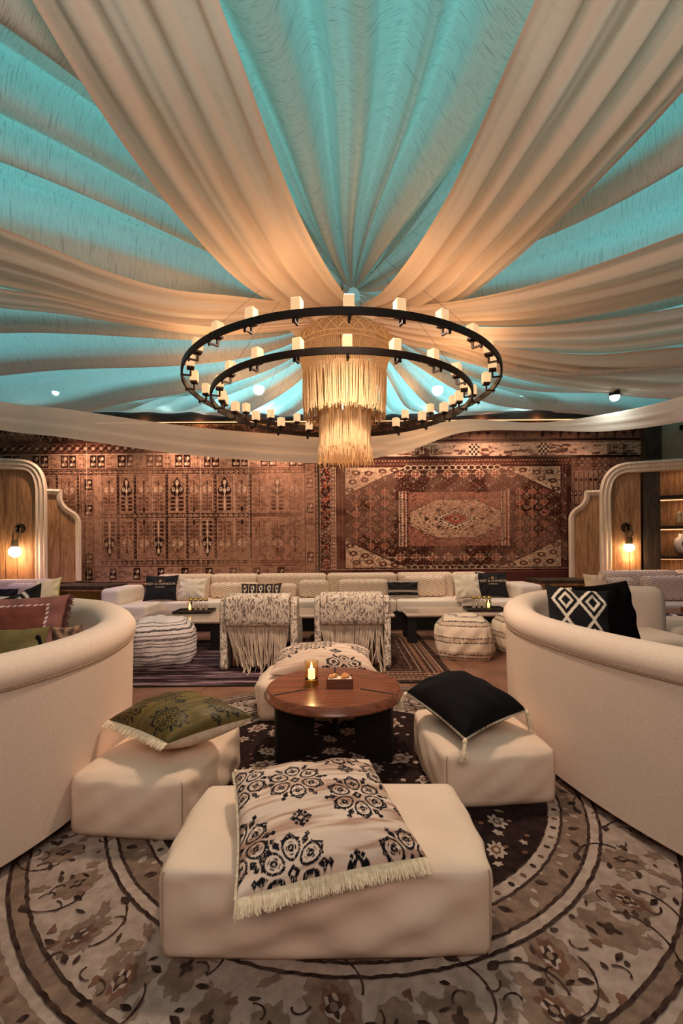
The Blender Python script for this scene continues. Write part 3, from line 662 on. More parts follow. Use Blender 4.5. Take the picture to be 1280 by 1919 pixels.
while x < 590:
    w_ = [14, 13, 15, 12][i % 4]; flowerbox(x, 848, x+w_, 871, i % 3 != 1); x += w_+[3, 8, 2][i % 3]; i += 1
def keyband(x0, y0, x1, y1):
    c.rect(x0, y0, x1, y1, DK); x = x0+2; h = y1-y0
    while x < x1-6: c.frame(x, y0+1.5, x+6, y1-1.5, TN, 1.1); c.rect(x+2.5, y0+h*.45, x+9, y0+h*.6, TN); x += 9.5
c.rect(-34, 873, 572, 875, MB_); keyband(68, 876, 572, 884)
PN = [(78, 104), (116, 144), (192, 219), (225, 251), (258, 283), (284.5, 310), (317, 348), (353, 375), (376.5, 401), (406, 437), (441, 467), (474, 500), (506, 535), (539, 567)]
DARK1 = {3: 1, 6: 1, 9: 1, 12: .75}; DARK2 = {2: 1, 5: .9, 8: 1}
for i, (a, b) in enumerate(PN):
    cx = (a+b)/2; w_ = (b-a)/2; fade = 1 if i < 11 else .5
    for (t0, t1, s_, D) in ((886, 956, 1, DARK1), (969, 1043, -1, DARK2)):
        c.rect(a, t0, b, t1, DT, .55*fade+.2); c.frame(a, t0, b, t1, MB_, 1, .8*fade); c.frame(a+1.4, t0+1.4, b-1.4, t1-1.4, LT, .8, .45*fade)
        yy = lambda q: t0+q*(t1-t0) if s_ > 0 else t1-q*(t1-t0)
        dk = D.get(i, 0); ol = DK if dk else MB_; fc = DK if dk else TN; al = dk or .45*fade
        hd = [(cx, yy(.04)), (cx+w_*.42, yy(.2)), (cx+w_*.40, yy(.26)), (cx+w_*.84, yy(.38)), (cx+w_*.72, yy(.50)), (cx+w_*.2, yy(.56)), (cx-w_*.2, yy(.56)), (cx-w_*.72, yy(.50)), (cx-w_*.84, yy(.38)), (cx-w_*.40, yy(.26)), (cx-w_*.42, yy(.2))]
        c.poly(hd, ol, max(al, .6)); c.poly([((px-cx)*.86+cx, (py-yy(.32))*.88+yy(.32)) for px, py in hd], fc if dk else TN, .95)
        c.ell(cx, yy(.2), w_*.2, 5, LT if dk else MB_, .9); c.ell(cx-w_*.45, yy(.38), w_*.2, 4, LT, .9*fade); c.ell(cx+w_*.45, yy(.38), w_*.2, 4, LT, .9*fade)
        c.ell(cx-w_*.45, yy(.38), 1.2, 1.4, ol); c.ell(cx+w_*.45, yy(.38), 1.2, 1.4, ol); c.ell(cx, yy(.42), w_*.18, 4, LT if dk else TN, .8)
        for q in (.62, .72, .82, .92):
            for sd in (-1, 1):
                c.poly([(cx+sd*w_*.22, yy(q-.03)), (cx+sd*w_*.86, yy(q-.028)), (cx+sd*w_*.74, yy(q)), (cx+sd*w_*.86, yy(q+.028)), (cx+sd*w_*.22, yy(q+.03))], ol, (1 if dk else .7*fade))
        c.rect(cx-1, min(yy(.22), yy(.97)), cx+1, max(yy(.22), yy(.97)), LT if dk else MB_, .8)
        if not dk and i in (4, 7, 10): c.rect(cx-2.2, min(yy(.86), yy(.98)), cx+2.2, max(yy(.86), yy(.98)), DK)
    if i < 11 and b+2 < 470:
        xs = b+1 if PN[i+1][0]-b > 4 else None
        if xs:
            c.rect(xs, 885, xs+4.4, 1044, DK)
            for y in range(887, 1043, 7): c.rect(xs+1.2, y, xs+3.2, y+3, DT)
keyband(190, 958, 470, 966.5); c.rect(470, 958, 568, 966, MB_, .7); keyband(190, 1046, 462, 1054); c.rect(462, 1046, 572, 1054, MB_, .6)
c.rect(152, 884, 153.5, 1090, MB_); c.rect(155, 884, 178, 1060, DT, .35); c.frame(158, 884, 176, 1060, MB_, 1.)
for y, d in ((893, 1), (918, 0), (941, 1), (972, 0), (1000, 0), (1032, 1)): flowerbox(160, y, 174, y+20, d and y != 918)
c.rect(572, 870, 592, 1060, DT, .25); c.frame(572, 866, 592, 1092, DK, 1.2)
for y, d in ((873, 0), (893, 1), (917, 0), (940, 1), (965, 0), (990, 0), (1032, 1), (1066, 0)): flowerbox(576, y, 588, y+19, bool(d))
c.rect(592, 866, 597, 1094, DK); 
for y in range(870, 1092, 8): c.dia(594.5, y, 2.2, 3.4, TN)
c.rect(153, 1056, 572, 1057.6, MB_); x = 160; i = 0
while x < 560: flowerbox(x, 1060, x+13, 1082, i % 2 == 0); x += 29 if i % 2 else 16; i += 1
c.rect(40, 1086, 597, 1087.5, DK); c.rect(40, 1090, 597, 1094, RB)
for x in (163, 289, 376, 467): c.rect(x, 826, x+1.2, 1090, LT, .5)
c.rect(470, 866, 597, 1094, RB, .28)
hang('wall_rug', c, 7.56, 'left wall rug of tan garden panels with rows of dark trees', seed=2, dy=2)

# ---- right rug: hexagon field with diamond medallion
c = Canvas(598, 862, 1072, 1082, 1.3, MB_)
def mirror(fn):
    fn(0); fn(1)
c.rect(598, 862, 1072, 1082, DK, .6)
c.specks(601, 866, 620, 1082, 260, TN, (.8, 1.8), seed=1); c.specks(601, 866, 620, 1082, 90, rgb(170, 80, 56), (.8, 2), seed=2)
c.rect(600, 862, 601.2, 1082, LT, .8); c.rect(620, 862, 630, 1082, RB); c.frame(620, 862, 630, 1082, LT, 1., .8)
for y in range(865, 1080, 7): c.dia(625, y, 3.2, 2.6, LT, .9); c.dia(625, y, 1.3, 1.2, DK)
c.rect(630, 862, 647, 1082, rgb(88, 46, 36)); 
for y in range(864, 1082, 5): c.dia(635, y, 2, 1.6, DT, .7); c.dia(642, y+2, 2, 1.6, DT, .6)
c.rect(598, 862, 1072, 877, rgb(84, 46, 36)); 
for x in range(640, 1072, 6): c.dia(x, 866, 2.4, 2, TN, .7); c.dia(x+3, 872, 2.2, 2, DT, .8)
c.rect(646, 877, 1055, 1068, rgb(70, 38, 30))
c.rect(1051, 877, 1066, 1082, rgb(80, 44, 36))
for y in range(866, 1082, 5): c.dia(1056, y, 2, 1.8, DT, .8); c.dia(1061, y+2, 2, 1.6, TN, .6)
# rosette rows
R0 = np.random.RandomState(8)
for col in range(0, 70):
    x = 652+col*5.9
    for row in range(0, 22):
        y = 883+row*8.6+(col % 2)*4.3
        k_ = (col*7+row*3) % 9
        q = [LT, RB, TN, rgb(150, 84, 62), DT, MB_, RB, TN, rgb(150, 84, 62)][k_]
        c.dia(x, y, 2.9+.6*math.sin(col), 3.3, q, .6); c.ell(x, y, 1.3, 1.3, DK)
for row, yy_ in enumerate((891, 1047)):
    for x in range(690, 1040, 30): c.ell(x, yy_, 9, 6.5, rgb(140, 76, 58)); c.ell(x, yy_, 9, 6.5, LT, .8, .72); c.line(x-14, yy_, x+14, yy_, 1, LT); c.line(x, yy_-10, x, yy_+10, 1, LT)
for x in (668, 695, 722, 975, 998, 1020):
    for y in range(925, 1036, 20): c.ell(x, y, 8, 5.5, rgb(150, 84, 64)); c.ell(x, y, 8, 5.5, TN, .7, .75); c.dia(x, y, 4, 3, RB, .8); c.line(x, y-10, x, y+10, 1.2, TN); c.dia(x+12, y+9, 6, 4, TN, .7); c.dia(x+12, y+9, 3, 2, DK)
# spandrels
for (P0, sx, sy) in ((((648, 878)), 1, 1), ((648, 1066), 1, -1), ((1051, 878), -1, 1), ((1051, 1066), -1, -1)):
    x0, y0 = P0; tri = [(x0, y0), (x0+sx*116, y0), (x0+sx*70, y0+sy*18), (x0+sx*3, y0+sy*52), (x0, y0+sy*52)]
    c.poly(tri, rgb(206, 164, 134)); 
    for j, (a, b) in enumerate(((20, 10), (44, 11), (70, 7), (14, 27), (36, 23), (8, 42), (92, 5))):
        c.ell(x0+sx*a, y0+sy*b, 8, 4.5, RB); c.ell(x0+sx*a, y0+sy*b, 8, 4.5, DK, 1, .6); c.ell(x0+sx*a, y0+sy*b, 2.5, 1.6, LT)
    c.line(x0+sx*116, y0+sy*1, x0+sx*70, y0+sy*19, 2, DK); c.line(x0+sx*70, y0+sy*19, x0, y0+sy*53, 2, DK); c.line(x0+sx*72, y0+sy*21, x0, y0+sy*56, 1.2, RB)
for x in range(765, 940, 12): c.ell(x, 879, 7, 5, LT, .8, .5); c.ell(x, 1066, 7, 5, LT, .8, .5)
# inner panel
c.rect(747, 923, 957, 1027, rgb(150, 96, 76)); c.frame(747, 923, 957, 1027, DK, 1)
for (a, b) in ((748, 767), (940, 957)):
    c.rect(a, 923, b, 1027, RB)
    for q, col_ in ((0, LT), (3, DK), (6.5, LT), (9, rgb(150, 70, 54)), (12.5, LT), (15.5, DK)):
        if a+q+1.6 < b: c.rect(a+q, 923, a+q+1.7, 1027, col_, .9)
    for y in range(925, 1026, 5): c.dia(a+4.5, y, 1.5, 2, LT, .8); c.dia(a+14, y, 1.5, 2, LT, .8)
hexp = [(768, 962), (820, 938), (890, 938), (940, 960), (940, 990), (890, 1011), (820, 1011), (768, 988)]
c.poly(hexp, rgb(186, 142, 114))
for i in range(8): c.line(*hexp[i], *hexp[(i+1) % 8], 1.6, MB_)
c.specks(790, 945, 920, 1005, 260, RB, (.7, 1.8), .7, seed=4); c.specks(770, 926, 938, 1024, 220, MB_, (.7, 1.6), .6, seed=5); c.specks(780, 940, 930, 1008, 160, LT, (.6, 1.5), .7, seed=6)
c.dia(854, 975, 41, 20, DK); c.dia(854, 975, 36, 17, LT); c.dia(854, 975, 31, 14.5, MB_); c.dia(854, 975, 27, 12.5, LT, .8); c.dia(854, 975, 25, 11.5, rgb(150, 74, 56)); c.dia(854, 975, 9, 5, TN); c.dia(854, 975, 4, 3, DK)
for k in range(26):
    a = 2*pi*k/26; s_ = 1/(abs(math.cos(a))+abs(math.sin(a))); c.dia(854+39*s_*math.cos(a), 975+18.5*s_*math.sin(a), 2.2, 1.6, LT)
for x, y in ((823, 958), (823, 990), (885, 958), (885, 990), (921, 962), (921, 988), (905, 975), (800, 975)): c.dia(x, y, 5, 3.5, DK); c.dia(x, y, 2, 1.5, RB)
c.specks(650, 880, 1050, 1066, 2800, DK, (.7, 1.6), .8, seed=7); c.specks(650, 880, 1050, 1066, 900, TN, (.5, 1.), .7, seed=8)
c.rect(598, 1068, 1072, 1082, rgb(88, 46, 38)); c.rect(598, 1068, 1072, 1069.5, LT, .6)
hang('wall_rug', c, 7.55, 'right wall rug of dark red field with small diamond medallion', seed=6, dy=-1.5)

# ---- border rug above the right rug, running to the dark post
c = Canvas(598, 790, 1215, 863, 1.1, DT)
c.rect(598, 790, 1215, 829, rgb(66, 38, 34))
for x in range(610, 1215, 34):
    c.poly([(x, 826), (x+9, 804), (x+18, 812), (x+26, 798), (x+33, 826)], DT, .8); c.dia(x+17, 816, 8, 7, rgb(120, 76, 66)); c.dia(x+17, 816, 3, 3, DK); c.dia(x, 806, 6, 7, TN, .7)
c.rect(598, 829, 1215, 833, DK); c.rect(598, 830.5, 1215, 831.5, TN); c.rect(598, 834, 1215, 858, rgb(206, 164, 138))
R0 = np.random.RandomState(9)
for _ in range(150):
    x, y = R0.uniform(598, 1210), R0.uniform(836, 858); c.rect(x, y, x+R0.uniform(4, 16), y+R0.uniform(2, 5), MB_ if R0.rand() < .7 else RB, .9)
for x0 in (880, 1010):
    for i in range(5):
        for j in range(5):
            c.rect(x0+i*4, 835+j*4.4, x0+i*4+4, 835+j*4.4+4.4, DK if (i+j) % 2 else LT)
for x0 in (780, 1140):
    for i in range(7): c.frame(x0+i*6, 836+(i % 2)*2, x0+i*6+5, 856, DK, 1.2)
c.rect(598, 858, 1215, 863, DK)
hang('wall_rug', c, 7.57, 'long pale and dark border rug hung above the right rug', seed=12, dy=-2)
# ---- strip rug at the right behind the arched panel
c = Canvas(1068, 862, 1215, 1070, 1.0, DT)
for x in range(1070, 1215, 11):
    for y in range(866, 1068, 12): c.ell(x, y, 4.6, 4.6, DK); c.ell(x, y, 3, 3, TN if (x+y) % 3 else RB)
c.rect(1074, 888, 1120, 950, TN); 
for x in range(1076, 1118, 9): c.rect(x, 890, x+2, 948, MB_); c.dia(x+5, 905, 3, 5, DK); c.dia(x+5, 930, 3, 5, RB)
for x in (1070, 1078, 1086, 1094): c.rect(x, 925, x+5, 936, DK); c.rect(x+1.5, 928, x+3.5, 933, LT)
hang('wall_rug', c, 7.58, 'narrow patterned rug piece showing beside the right arched panel', seed=15, dy=-3)
# dark dado strip under the right rug
tag(MB().box((2.65, 7.53, .70), (1.35, .03, .115), bev=.01).build('dado_rail', M('oxblood_wood', rgb(84, 34, 28), .6)), 'dark oxblood rail on the wall under the right rug beside the side table', 'rail')
# post and shelf niche at right
pst = slab('trim_2', (UY(1206, 900, 7.50)[0], 7.44, 0), (UY(1236, 900, 7.50)[0], 7.56, 3.6), MT['post'])

# ================================================================ ARCHED PANELS
def arch(side, label, label_l):
    """limed arched surround with stepped shoulder, oak planks inside; stands free of the wall"""
    if side > 0:
        p0, p1 = UY(1063, 1000, 7.32)[:2], UY(1290, 1000, 6.72)[:2]; pxs = lambda q: q
    else:
        p0, p1 = UY(156, 1000, 7.32)[:2], UY(-30, 1000, 6.86)[:2]
    d = (p1-p0)/np.linalg.norm(p1-p0); Lw = (XW-.05-abs(p0[0]))/abs(d[0])
    nrm = np.array((-d[1], d[0])); nrm = nrm if nrm[1] < 0 else -nrm
    def S(px, py):      # image position to distance along the panel and height
        a, b = ray(px, py); k = (p0[1]-0*p0[0]-0)  # solve (a*Y,Y)=p0+s*d
        s = (p0[0]-a*p0[1])/(a*d[1]-d[0]); Y = p0[1]+s*d[1]; return (s, CH+b*Y)
    def T(p): s, dd, z = p; return (p0[0]+d[0]*s+nrm[0]*dd, p0[1]+d[1]*s+nrm[1]*dd, z)
    root = thing('arched_panel', label, 'wall panel', (p0[0], p0[1], 0)); return root, S, T, Lw
def sweep2d(path, prof, T, closed=False):
    """sweep profile (offset inward, proud) along 2D path (s,z)"""
    path = np.array(path, float); m = len(path); V = []; tn = np.gradient(path, axis=0); tn /= np.linalg.norm(tn, axis=1)[:, None]
    nr = np.stack([tn[:, 1], -tn[:, 0]], -1)
    for i in range(m):
        for o_, dp in prof: q = path[i]+nr[i]*o_; V.append(T((q[0], dp, q[1])))
    k = len(prof); Fs = [(i*k+j, i*k+(j+1) % k, (i+1)*k+(j+1) % k, (i+1)*k+j) for i in range(m-1) for j in range(k)]
    Fs += [tuple(range(k))[::-1], tuple((m-1)*k+j for j in range(k))]; return V, Fs
prof = [(0, 0), (0, .05), (.035, .075), (.05, .05), (.09, .065), (.12, .04), (.150, .05), (.165, .02), (.165, 0)]
prof2 = [(0, 0), (0, .045), (.03, .06), (.06, .045), (.085, .02), (.085, 0)]
def dens(P, step=.03):
    P = np.array(P, float); out = []
    for a, b in zip(P[:-1], P[1:]):
        n = max(int(np.linalg.norm(b-a)/step), 1); out += [a+(b-a)*k/n for k in range(n)]
    return np.array(out+[P[-1]])
def bez(a, c1, b, n=14):
    a, c1, b = map(np.array, (a, c1, b)); t = np.linspace(0, 1, n)[:, None]; return (1-t)**2*a+2*t*(1-t)*c1+t*t*b
def build_arch(side):
    sgn = side
    root, S, T, Lw = arch(side, 'right arched oak wall panel with limed surround and shelf niche' if side > 0 else 'left arched oak wall panel with limed surround and globe lamp', '')
    if side > 0:
        A = S(1122, 935); B = S(1180, 867); Ab = (A[0], .72); E = (Lw, B[1]); so = [S(1065, 974), S(1079, 951), S(1094, 930)]; sh = S(1094, 920)
    else:
        A = S(90, 925); B = S(40, 862); Ab = (A[0], .72); E = (Lw, B[1]); so = [S(153, 982), S(139, 958), S(118, 933)]; sh = S(118, 918)
    big = [np.array(Ab), np.array(A)]; cur = bez(A, (A[0], B[1]), B, 16)
    path = np.vstack([dens(big, .1)[:-1], cur, np.array([E])]); V, Fs = sweep2d(path, prof, lambda p: T((p[0], p[1]+.03, p[2])))
    MB().add(V, Fs).build('arch_moulding', MT['trim'], root, smooth=True, angle=35)
    # shoulder: foot, ogee, ledge
    P0 = np.array((so[0][0], .72)); P1 = np.array(so[0]); P2 = np.array(so[1]); P3 = np.array(so[2]); P4 = np.array(sh); P5 = np.array((A[0]+.02, sh[1]))
    og = np.vstack([bez(P1, (P1[0], (P1[1]+P2[1])/2+.02), P2, 9), bez(P2, (P3[0], (P2[1]+P3[1])/2-.02), P3, 9)[1:]])
    path = np.vstack([dens([P0, P1], .1)[:-1], og, [P3+np.array((0, .03)), P4-(0, .02), P4+(.015, 0)], [P5]]); V, Fs = sweep2d(path, prof2, lambda p: T((p[0], p[1]+.01, p[2])))
    MB().add(V, Fs).build('shoulder_moulding', MT['trim'], root, smooth=True, angle=35)
    # planks, each with its own clipped top
    def top_sh(s):
        pts = np.vstack([og, [P3, P4]]); return float(np.interp(s, pts[:, 0], pts[:, 1])) if s < P4[0] else sh[1]
    def top_big(s): return float(np.interp(s, cur[:, 0], cur[:, 1]))
    ends = [so[0][0]+.03]; 
    lim = A[0]+.03; k_ = 0
    edges = [so[0][0]+.03, (so[0][0]+lim)/2+.05, lim]; 
    far = S(1206, 1000)[0] if side > 0 else Lw
    x = lim
    wd = [.17, .21, .15, .24, .19, .2, .16, .2, .22, .18, .2]
    while x < far-.05: x = min(x+wd[k_ % 11], far); edges.append(x); k_ += 1
    for a, b in zip(edges[:-1], edges[1:]):
        fn = top_sh if b <= lim+.001 else top_big; ss = np.linspace(a+.003, b-.003, 7)
        tp = [(s, fn(s)-.01) for s in ss]; poly = [(a+.003, .70)]+tp+[(b-.003, .70)]; poly = [(p[0], p[1]) for p in poly]
        n = len(poly); V = [T((s, 0, z)) for s, z in poly]+[T((s, .02, z)) for s, z in poly]
        Fs = [(i, (i+1) % n, n+(i+1) % n, n+i) for i in range(n)]+[tuple(range(n))[::-1], tuple(n+i for i in range(n))]
        MB().add(V, Fs).build('plank', MT['oak'], root)
    return root, S, T, B, far, Lw
ar, S_, T_, B_, far_, Lw_ = build_arch(1)
# niche with lit shelves beyond the post
nich = MB()
sx0 = S_(1237, 1000)[0]
def bx3(mb, s0, s1, d0, d1, z0, z1, T=T_):
    V = [T((s, d, z)) for s in (s0, s1) for d in (d0, d1) for z in (z0, z1)]; return mb.add(V, [(0, 1, 3, 2), (4, 6, 7, 5), (0, 4, 5, 1), (2, 3, 7, 6), (0, 2, 6, 4), (1, 5, 7, 3)])
for k in range(6):
    bx3(MB(), sx0+k*.17, sx0+k*.17+.166, -.34, -.32, .7, 2.5).build('back_board', MT['oak'], ar)
bx3(MB(), far_, sx0, -.30, .03, .70, 2.52).build('post', MT['post'], ar)
for py in (876, 935, 992, 1049):
    z = S_(1240, py)[1]; sh_ = bx3(MB(), sx0, sx0+1.0, -.32, .0, z+.01, z+.05).build('shelf', MT['walnut_leg'], ar)
    bx3(MB(), sx0, sx0+1.0, -.315, -.300, z-.004, z+.01).build('shelf_light', MT['led'], sh_)
    c0 = T_((sx0+.5, -.22, z-.02)); lamp('shelf_glow', 'AREA', c0, 1.6, (1, .66, .4), .9, .05)
build_arch(-1)
# vase and pillow-shaped carving on shelves
z1 = S_(1270, 1045)[1]; c0 = T_((S_(1284, 1000)[0]+.02, -.15, z1+.055))
v = thing('face_vase', 'white rounded vase with dark painted marks on lower niche shelf at right edge', 'vase', c0)
MB().lathe([(.05, 0), (.10, .05), (.125, .14), (.11, .22), (.06, .27), (.065, .30), (.045, .29)], c0, 28).build('vase_body', M('white_glaze', rgb(225, 205, 195), .3), v, smooth=True)
mk = MB(); 
for a in (-2.2, -1.7): mk.box((c0[0]+.122*math.cos(a), c0[1]+.122*math.sin(a), c0[2]+.15), (.022, .006, .03), rz=a+pi/2)
mk.build('painted_mark', M('dark_glaze', rgb(60, 30, 40), .4), v)
z1 = S_(1270, 988)[1]; c0 = T_((S_(1279, 1000)[0], -.12, z1+.058))
MBx = MB(); MBx.box((c0[0], c0[1], c0[2]+.09), (.07, .03, .09), bev=.02, rz=.8)
for k in range(5): MBx.box((c0[0]-.01, c0[1]-.03, c0[2]+.02+.035*k), (.055, .012, .008), rz=.8)
tag(MBx.build('carved_ornament', M('bone', rgb(215, 190, 150), .7)), 'pale ribbed ornament on the middle niche shelf at right edge', 'ornament')
# vent grille high on right plaster
vv_ = UY(1277, 801, 7.6); MBx = MB()
for k in range(4): MBx.box((vv_[0]+.06, 7.61, vv_[2]-.03+.02*k), (.08, .008, .007))
tag(MBx.build('wall_vent', MT['iron']), 'small dark vent on the plaster wall at top right', 'vent')

# globe wall lamps
def wall_lamp(px, py, Y, label, rglob, squash, rope):
    p = UY(px, py, Y); root = thing('wall_lamp', label, 'wall lamp', (p[0], p[1]+.08, p[2]))
    b = UY(px+(3 if px < 640 else 1), py-(44 if px < 640 else 38), Y); R = .075
    MB().lathe([(R, 0), (R, .02), (R*.6, .03), (0, .032)], (0, 0, 0), 24).build('tmp', MT['iron'])
    o = bpy.data.objects['tmp']; me = o.data; bpy.data.objects.remove(o); me.transform(Matrix.Translation(Vector((b[0], b[1]+.09, b[2]))) @ Matrix.Rotation(pi/2, 4, 'X')); link('backplate', me, root)
    mb = MB()
    mat = M('rope' if rope else 'aged_brass', rgb(120, 100, 66), .7, metal=0 if rope else .8)
    for k in range(12): a = 2*pi*k/12; mb.lathe([(0, -.012), (.012, 0), (0, .012)], (b[0]+.06*math.cos(a), b[1]+.05, b[2]+.06*math.sin(a)), 8)
    for sgn in (-1, 1):
        mb.tube([(b[0]+sgn*.03, b[1]+.04, b[2]+.01), (b[0]+sgn*.05, b[1]-.01, b[2]-.10), (p[0]+sgn*.028, p[1], p[2]+rglob+.09)], .011, 6)
    mb.build('bracket', mat, root, smooth=True)
    MB().lathe([(.045, 0), (.05, .02), (.045, .10), (.02, .11)], (p[0], p[1], p[2]+rglob*squash-.01), 20).build('socket', mat, root, smooth=True, angle=40)
    MB().lathe([(0, -rglob*squash)]+[(rglob*math.cos(t), rglob*squash*math.sin(t)) for t in np.linspace(-1.4, 1.4, 13)]+[(0, rglob*squash)], p, 28).build('globe', MT['globe'], root, smooth=True)
    lamp('globe_light', 'POINT', (p[0], p[1]-.02, p[2]-rglob-.08), 5, (1, .62, .34), .06)
wall_lamp(28, 1034, 6.85, 'round globe wall lamp with rope bracket on the left arched panel', .083, 1, True)
wall_lamp(1179, 1026, 6.92, 'oval globe wall lamp with brass bracket on the right arched panel', .074, .82, False)
# ================================================================ SOFT THINGS
def pillow(name, label, cat, C, T, mat, back=None, n=40, pinch=.10, seed=0, paint=None, group=None, wr=.012, seam=None, parent=None, sag=0, nrm_up=None, asym=.55):
    """cushion spanned by four world corners c00,c10,c11,c01 (u right, v down as its face is seen)"""
    C = [np.array(c, float) for c in C]; u = np.linspace(-1, 1, n); U, V = np.meshgrid(u, u, indexing='ij')
    g = lambda a, b: np.sign(a)*np.abs(a)*(1-pinch*(1-b**2)*np.abs(a)**2.2)
    UU, VV = g(U, V), g(V, U); a, b = (UU+1)/2, (VV+1)/2; a, b = a[..., None], b[..., None]
    base = C[0]*(1-a)*(1-b)+C[1]*a*(1-b)+C[2]*a*b+C[3]*(1-a)*b
    N_ = np.cross(C[2]-C[0], C[3]-C[1]); N_ /= np.linalg.norm(N_)
    if nrm_up is not None and np.dot(N_, nrm_up) < 0: N_ = -N_
    h = np.clip((1-U**2)*(1-V**2), 0, 1)**.42
    nz = fbm((n, n), (4, 4), seed+100, 3)-.5; r = np.sqrt(U**2+V**2); ang = np.arctan2(V, U)
    crease = np.sin(ang*9+seed)*np.exp(-((r-1.0)/.35)**2)*.8+nz*1.6
    ft = base+N_*((T*asym*h+wr*crease*(h > .02)*np.clip(h*2, 0, 1))[..., None])
    bk = base-N_*((T*(1-asym)*h)[..., None]); ft[..., 2] -= sag*(r**2)*0; P = np.concatenate([ft.reshape(-1, 3), bk.reshape(-1, 3)])
    Fq = np.concatenate([gridF(n, n), gridF(n, n, off=n*n, flip=True)])
    if np.dot(np.cross(ft[n//2+1, n//2]-ft[n//2, n//2], ft[n//2, n//2+1]-ft[n//2, n//2]), N_) < 0: Fq = Fq[:, ::-1]
    mi = np.r_[np.zeros((n-1)**2, int), np.ones((n-1)**2, int)]
    col = None
    if paint is not None: cc = paint((U+1)/2, (V+1)/2).reshape(-1, 3); col = np.concatenate([cc, cc])
    c0 = sum(C)/4; zmin = P[:, 2].min()
    root = parent or thing(name, label, cat, (c0[0], c0[1], zmin), group)
    link('cushion_cover', fmesh('cushion_cover', P, Fq, [mat, back or mat], midx=mi, colors=col), root)
    return root, C, N_, ft, bk
def border(ft, n):
    """edge loop points"""
    return np.concatenate([ft[:, 0], ft[-1, 1:], ft[-2::-1, -1], ft[0, -2:0:-1]])
def fringe(root, edge, outdir, L_, mat, name='fringe', dens_=260, r=.0035, droop=.6, flat=True):
    e = np.array(edge); d = np.r_[0, np.cumsum(np.linalg.norm(np.diff(e, axis=0), axis=1))]; N_ = max(int(d[-1]*dens_), 4); V = []; Fs = []
    for k in range(N_):
        s = (k+random.random())/N_*d[-1]; p = np.array([np.interp(s, d, e[:, i]) for i in range(3)]); o = np.array(outdir, float)
        o = o+np.array([random.uniform(-.35, .35), random.uniform(-.35, .35), random.uniform(-.15, .15)]); o /= np.linalg.norm(o); l = L_*random.uniform(.75, 1.1)
        b = len(V); w = np.array([random.uniform(-1, 1), random.uniform(-1, 1), .2]); w = np.cross(o, w); w /= max(np.linalg.norm(w), 1e-4)
        w2 = np.cross(o, w)
        for i, q in enumerate((0, .5, 1)):
            c_ = p+o*l*q+np.array((0, 0, -droop*l*q*q*.5)); rr = r*(1-.55*q)
            V += [c_+w*rr, c_-w*rr*.5+w2*rr*.87, c_-w*rr*.5-w2*rr*.87]
        for i in range(2):
            for j in range(3): Fs.append((b+i*3+j, b+i*3+(j+1) % 3, b+i*3+3+(j+1) % 3, b+i*3+3+j))
    o = link(name, fmesh(name, V, Fs, mat, smooth=False), root); o['kind'] = 'stuff'; return o
def tassel(root, p, d, mat, L_=.07):
    p = np.array(p, float); d = np.array(d, float); d /= np.linalg.norm(d); mb = MB(); mb.tube([p, p+d*.012, p+d*.02, p+d*.026], [.006, .012, .012, .006], 8)
    for _ in range(46):
        o = np.array([random.uniform(-.2, .2) for _ in range(3)]); q = p+d*.024; mb.tube([q+o*.03, q+(d+o)*L_*.5, q+(d+o*1.4)*L_], [.0035, .003, .002], 3, cap=False)
    mb.build('tassel', mat, root, smooth=True)
def medallion(u, v, cu, cv, R, rot=0):
    x, y = (u-cu)/R, (v-cv)/R; r = np.sqrt(x*x+y*y); a = np.arctan2(y, x)+rot; m = np.zeros_like(u, bool)
    for k in range(6):      # drop-shaped petals drawn as outlines
        t = k*pi/3+pi/6; px, py = x*np.cos(t)+y*np.sin(t), -x*np.sin(t)+y*np.cos(t)
        w = .27 if k in (1, 4, 0, 2, 3, 5) else .3; q = np.sqrt(((px-.55)/.30)**2+(py/(w*(.55+.6*np.clip(px, 0, 1))))**2)
        m |= (q > .80) & (q < 1.06); m |= (q < .36) & (q > .0) & (np.abs(px-.55)+np.abs(py) > .03); 
        m |= (q < .58) & (np.abs(((px-.55)*14)) % 2 < .8) & (q > .42)
        for s_ in (0, pi/6):   # outer flames
            t2 = t+s_; qx, qy = x*np.cos(t2)+y*np.sin(t2), -x*np.sin(t2)+y*np.cos(t2)
            if s_: m |= (np.abs(qy) < .10*(1-np.abs((qx-.80)/.17))) | ((np.abs(qx-.97)+np.abs(qy) < .09))
            else: m |= (np.abs(qx-.93)*1.0+np.abs(qy) < .06)
    l = .90+.07*np.cos(6*a); m |= (np.abs(r-.86-.06*np.cos(a*12)) < .035) & (np.cos(a*6+pi) > -.35)
    m |= (np.abs(x)+np.abs(y) < .17) & (np.abs(x)+np.abs(y) > .06)
    return m
def smallmotif(u, v, cu, cv, R):
    x, y = (u-cu)/R, (v-cv)/R; q = np.abs(x)+np.abs(y)*1.0; m = (q < .55) & (q > .22)
    for a, b in ((.6, 0), (-.6, 0), (0, .6), (0, -.6)): m |= (np.abs(x-a)+np.abs(y-b) < .3)
    for a in (-.42, .42):
        for b in (-.42, .42): m |= (np.abs(x-a)+np.abs(y-b) < .2)
    return m
def medal_paint(base, streak, ink, big, small, R=.19, seed=3):
    def f(U, V):
        n1 = fbm(U.shape, (3, 40), seed, 3) if True else 0; c = np.array(base)*(1-(n1*0)[..., None]); w = np.clip((n1-.42)*3.5, 0, 1)[..., None]; c = c*(1-w)+np.array(streak)*w
        n2 = fbm(U.shape, (2, 9), seed+4, 2); c = c*(.85+.3*n2)[..., None]
        m = np.zeros(U.shape, bool)
        for cu, cv in big: m |= medallion(U, V, cu, cv, R)
        for cu, cv in small: m |= smallmotif(U, V, cu, cv, R*.36)
        gr = np.random.RandomState(seed).rand(*U.shape); mm = (m & (gr > .06))[..., None]; return np.where(mm, np.array(ink), c)
    return f

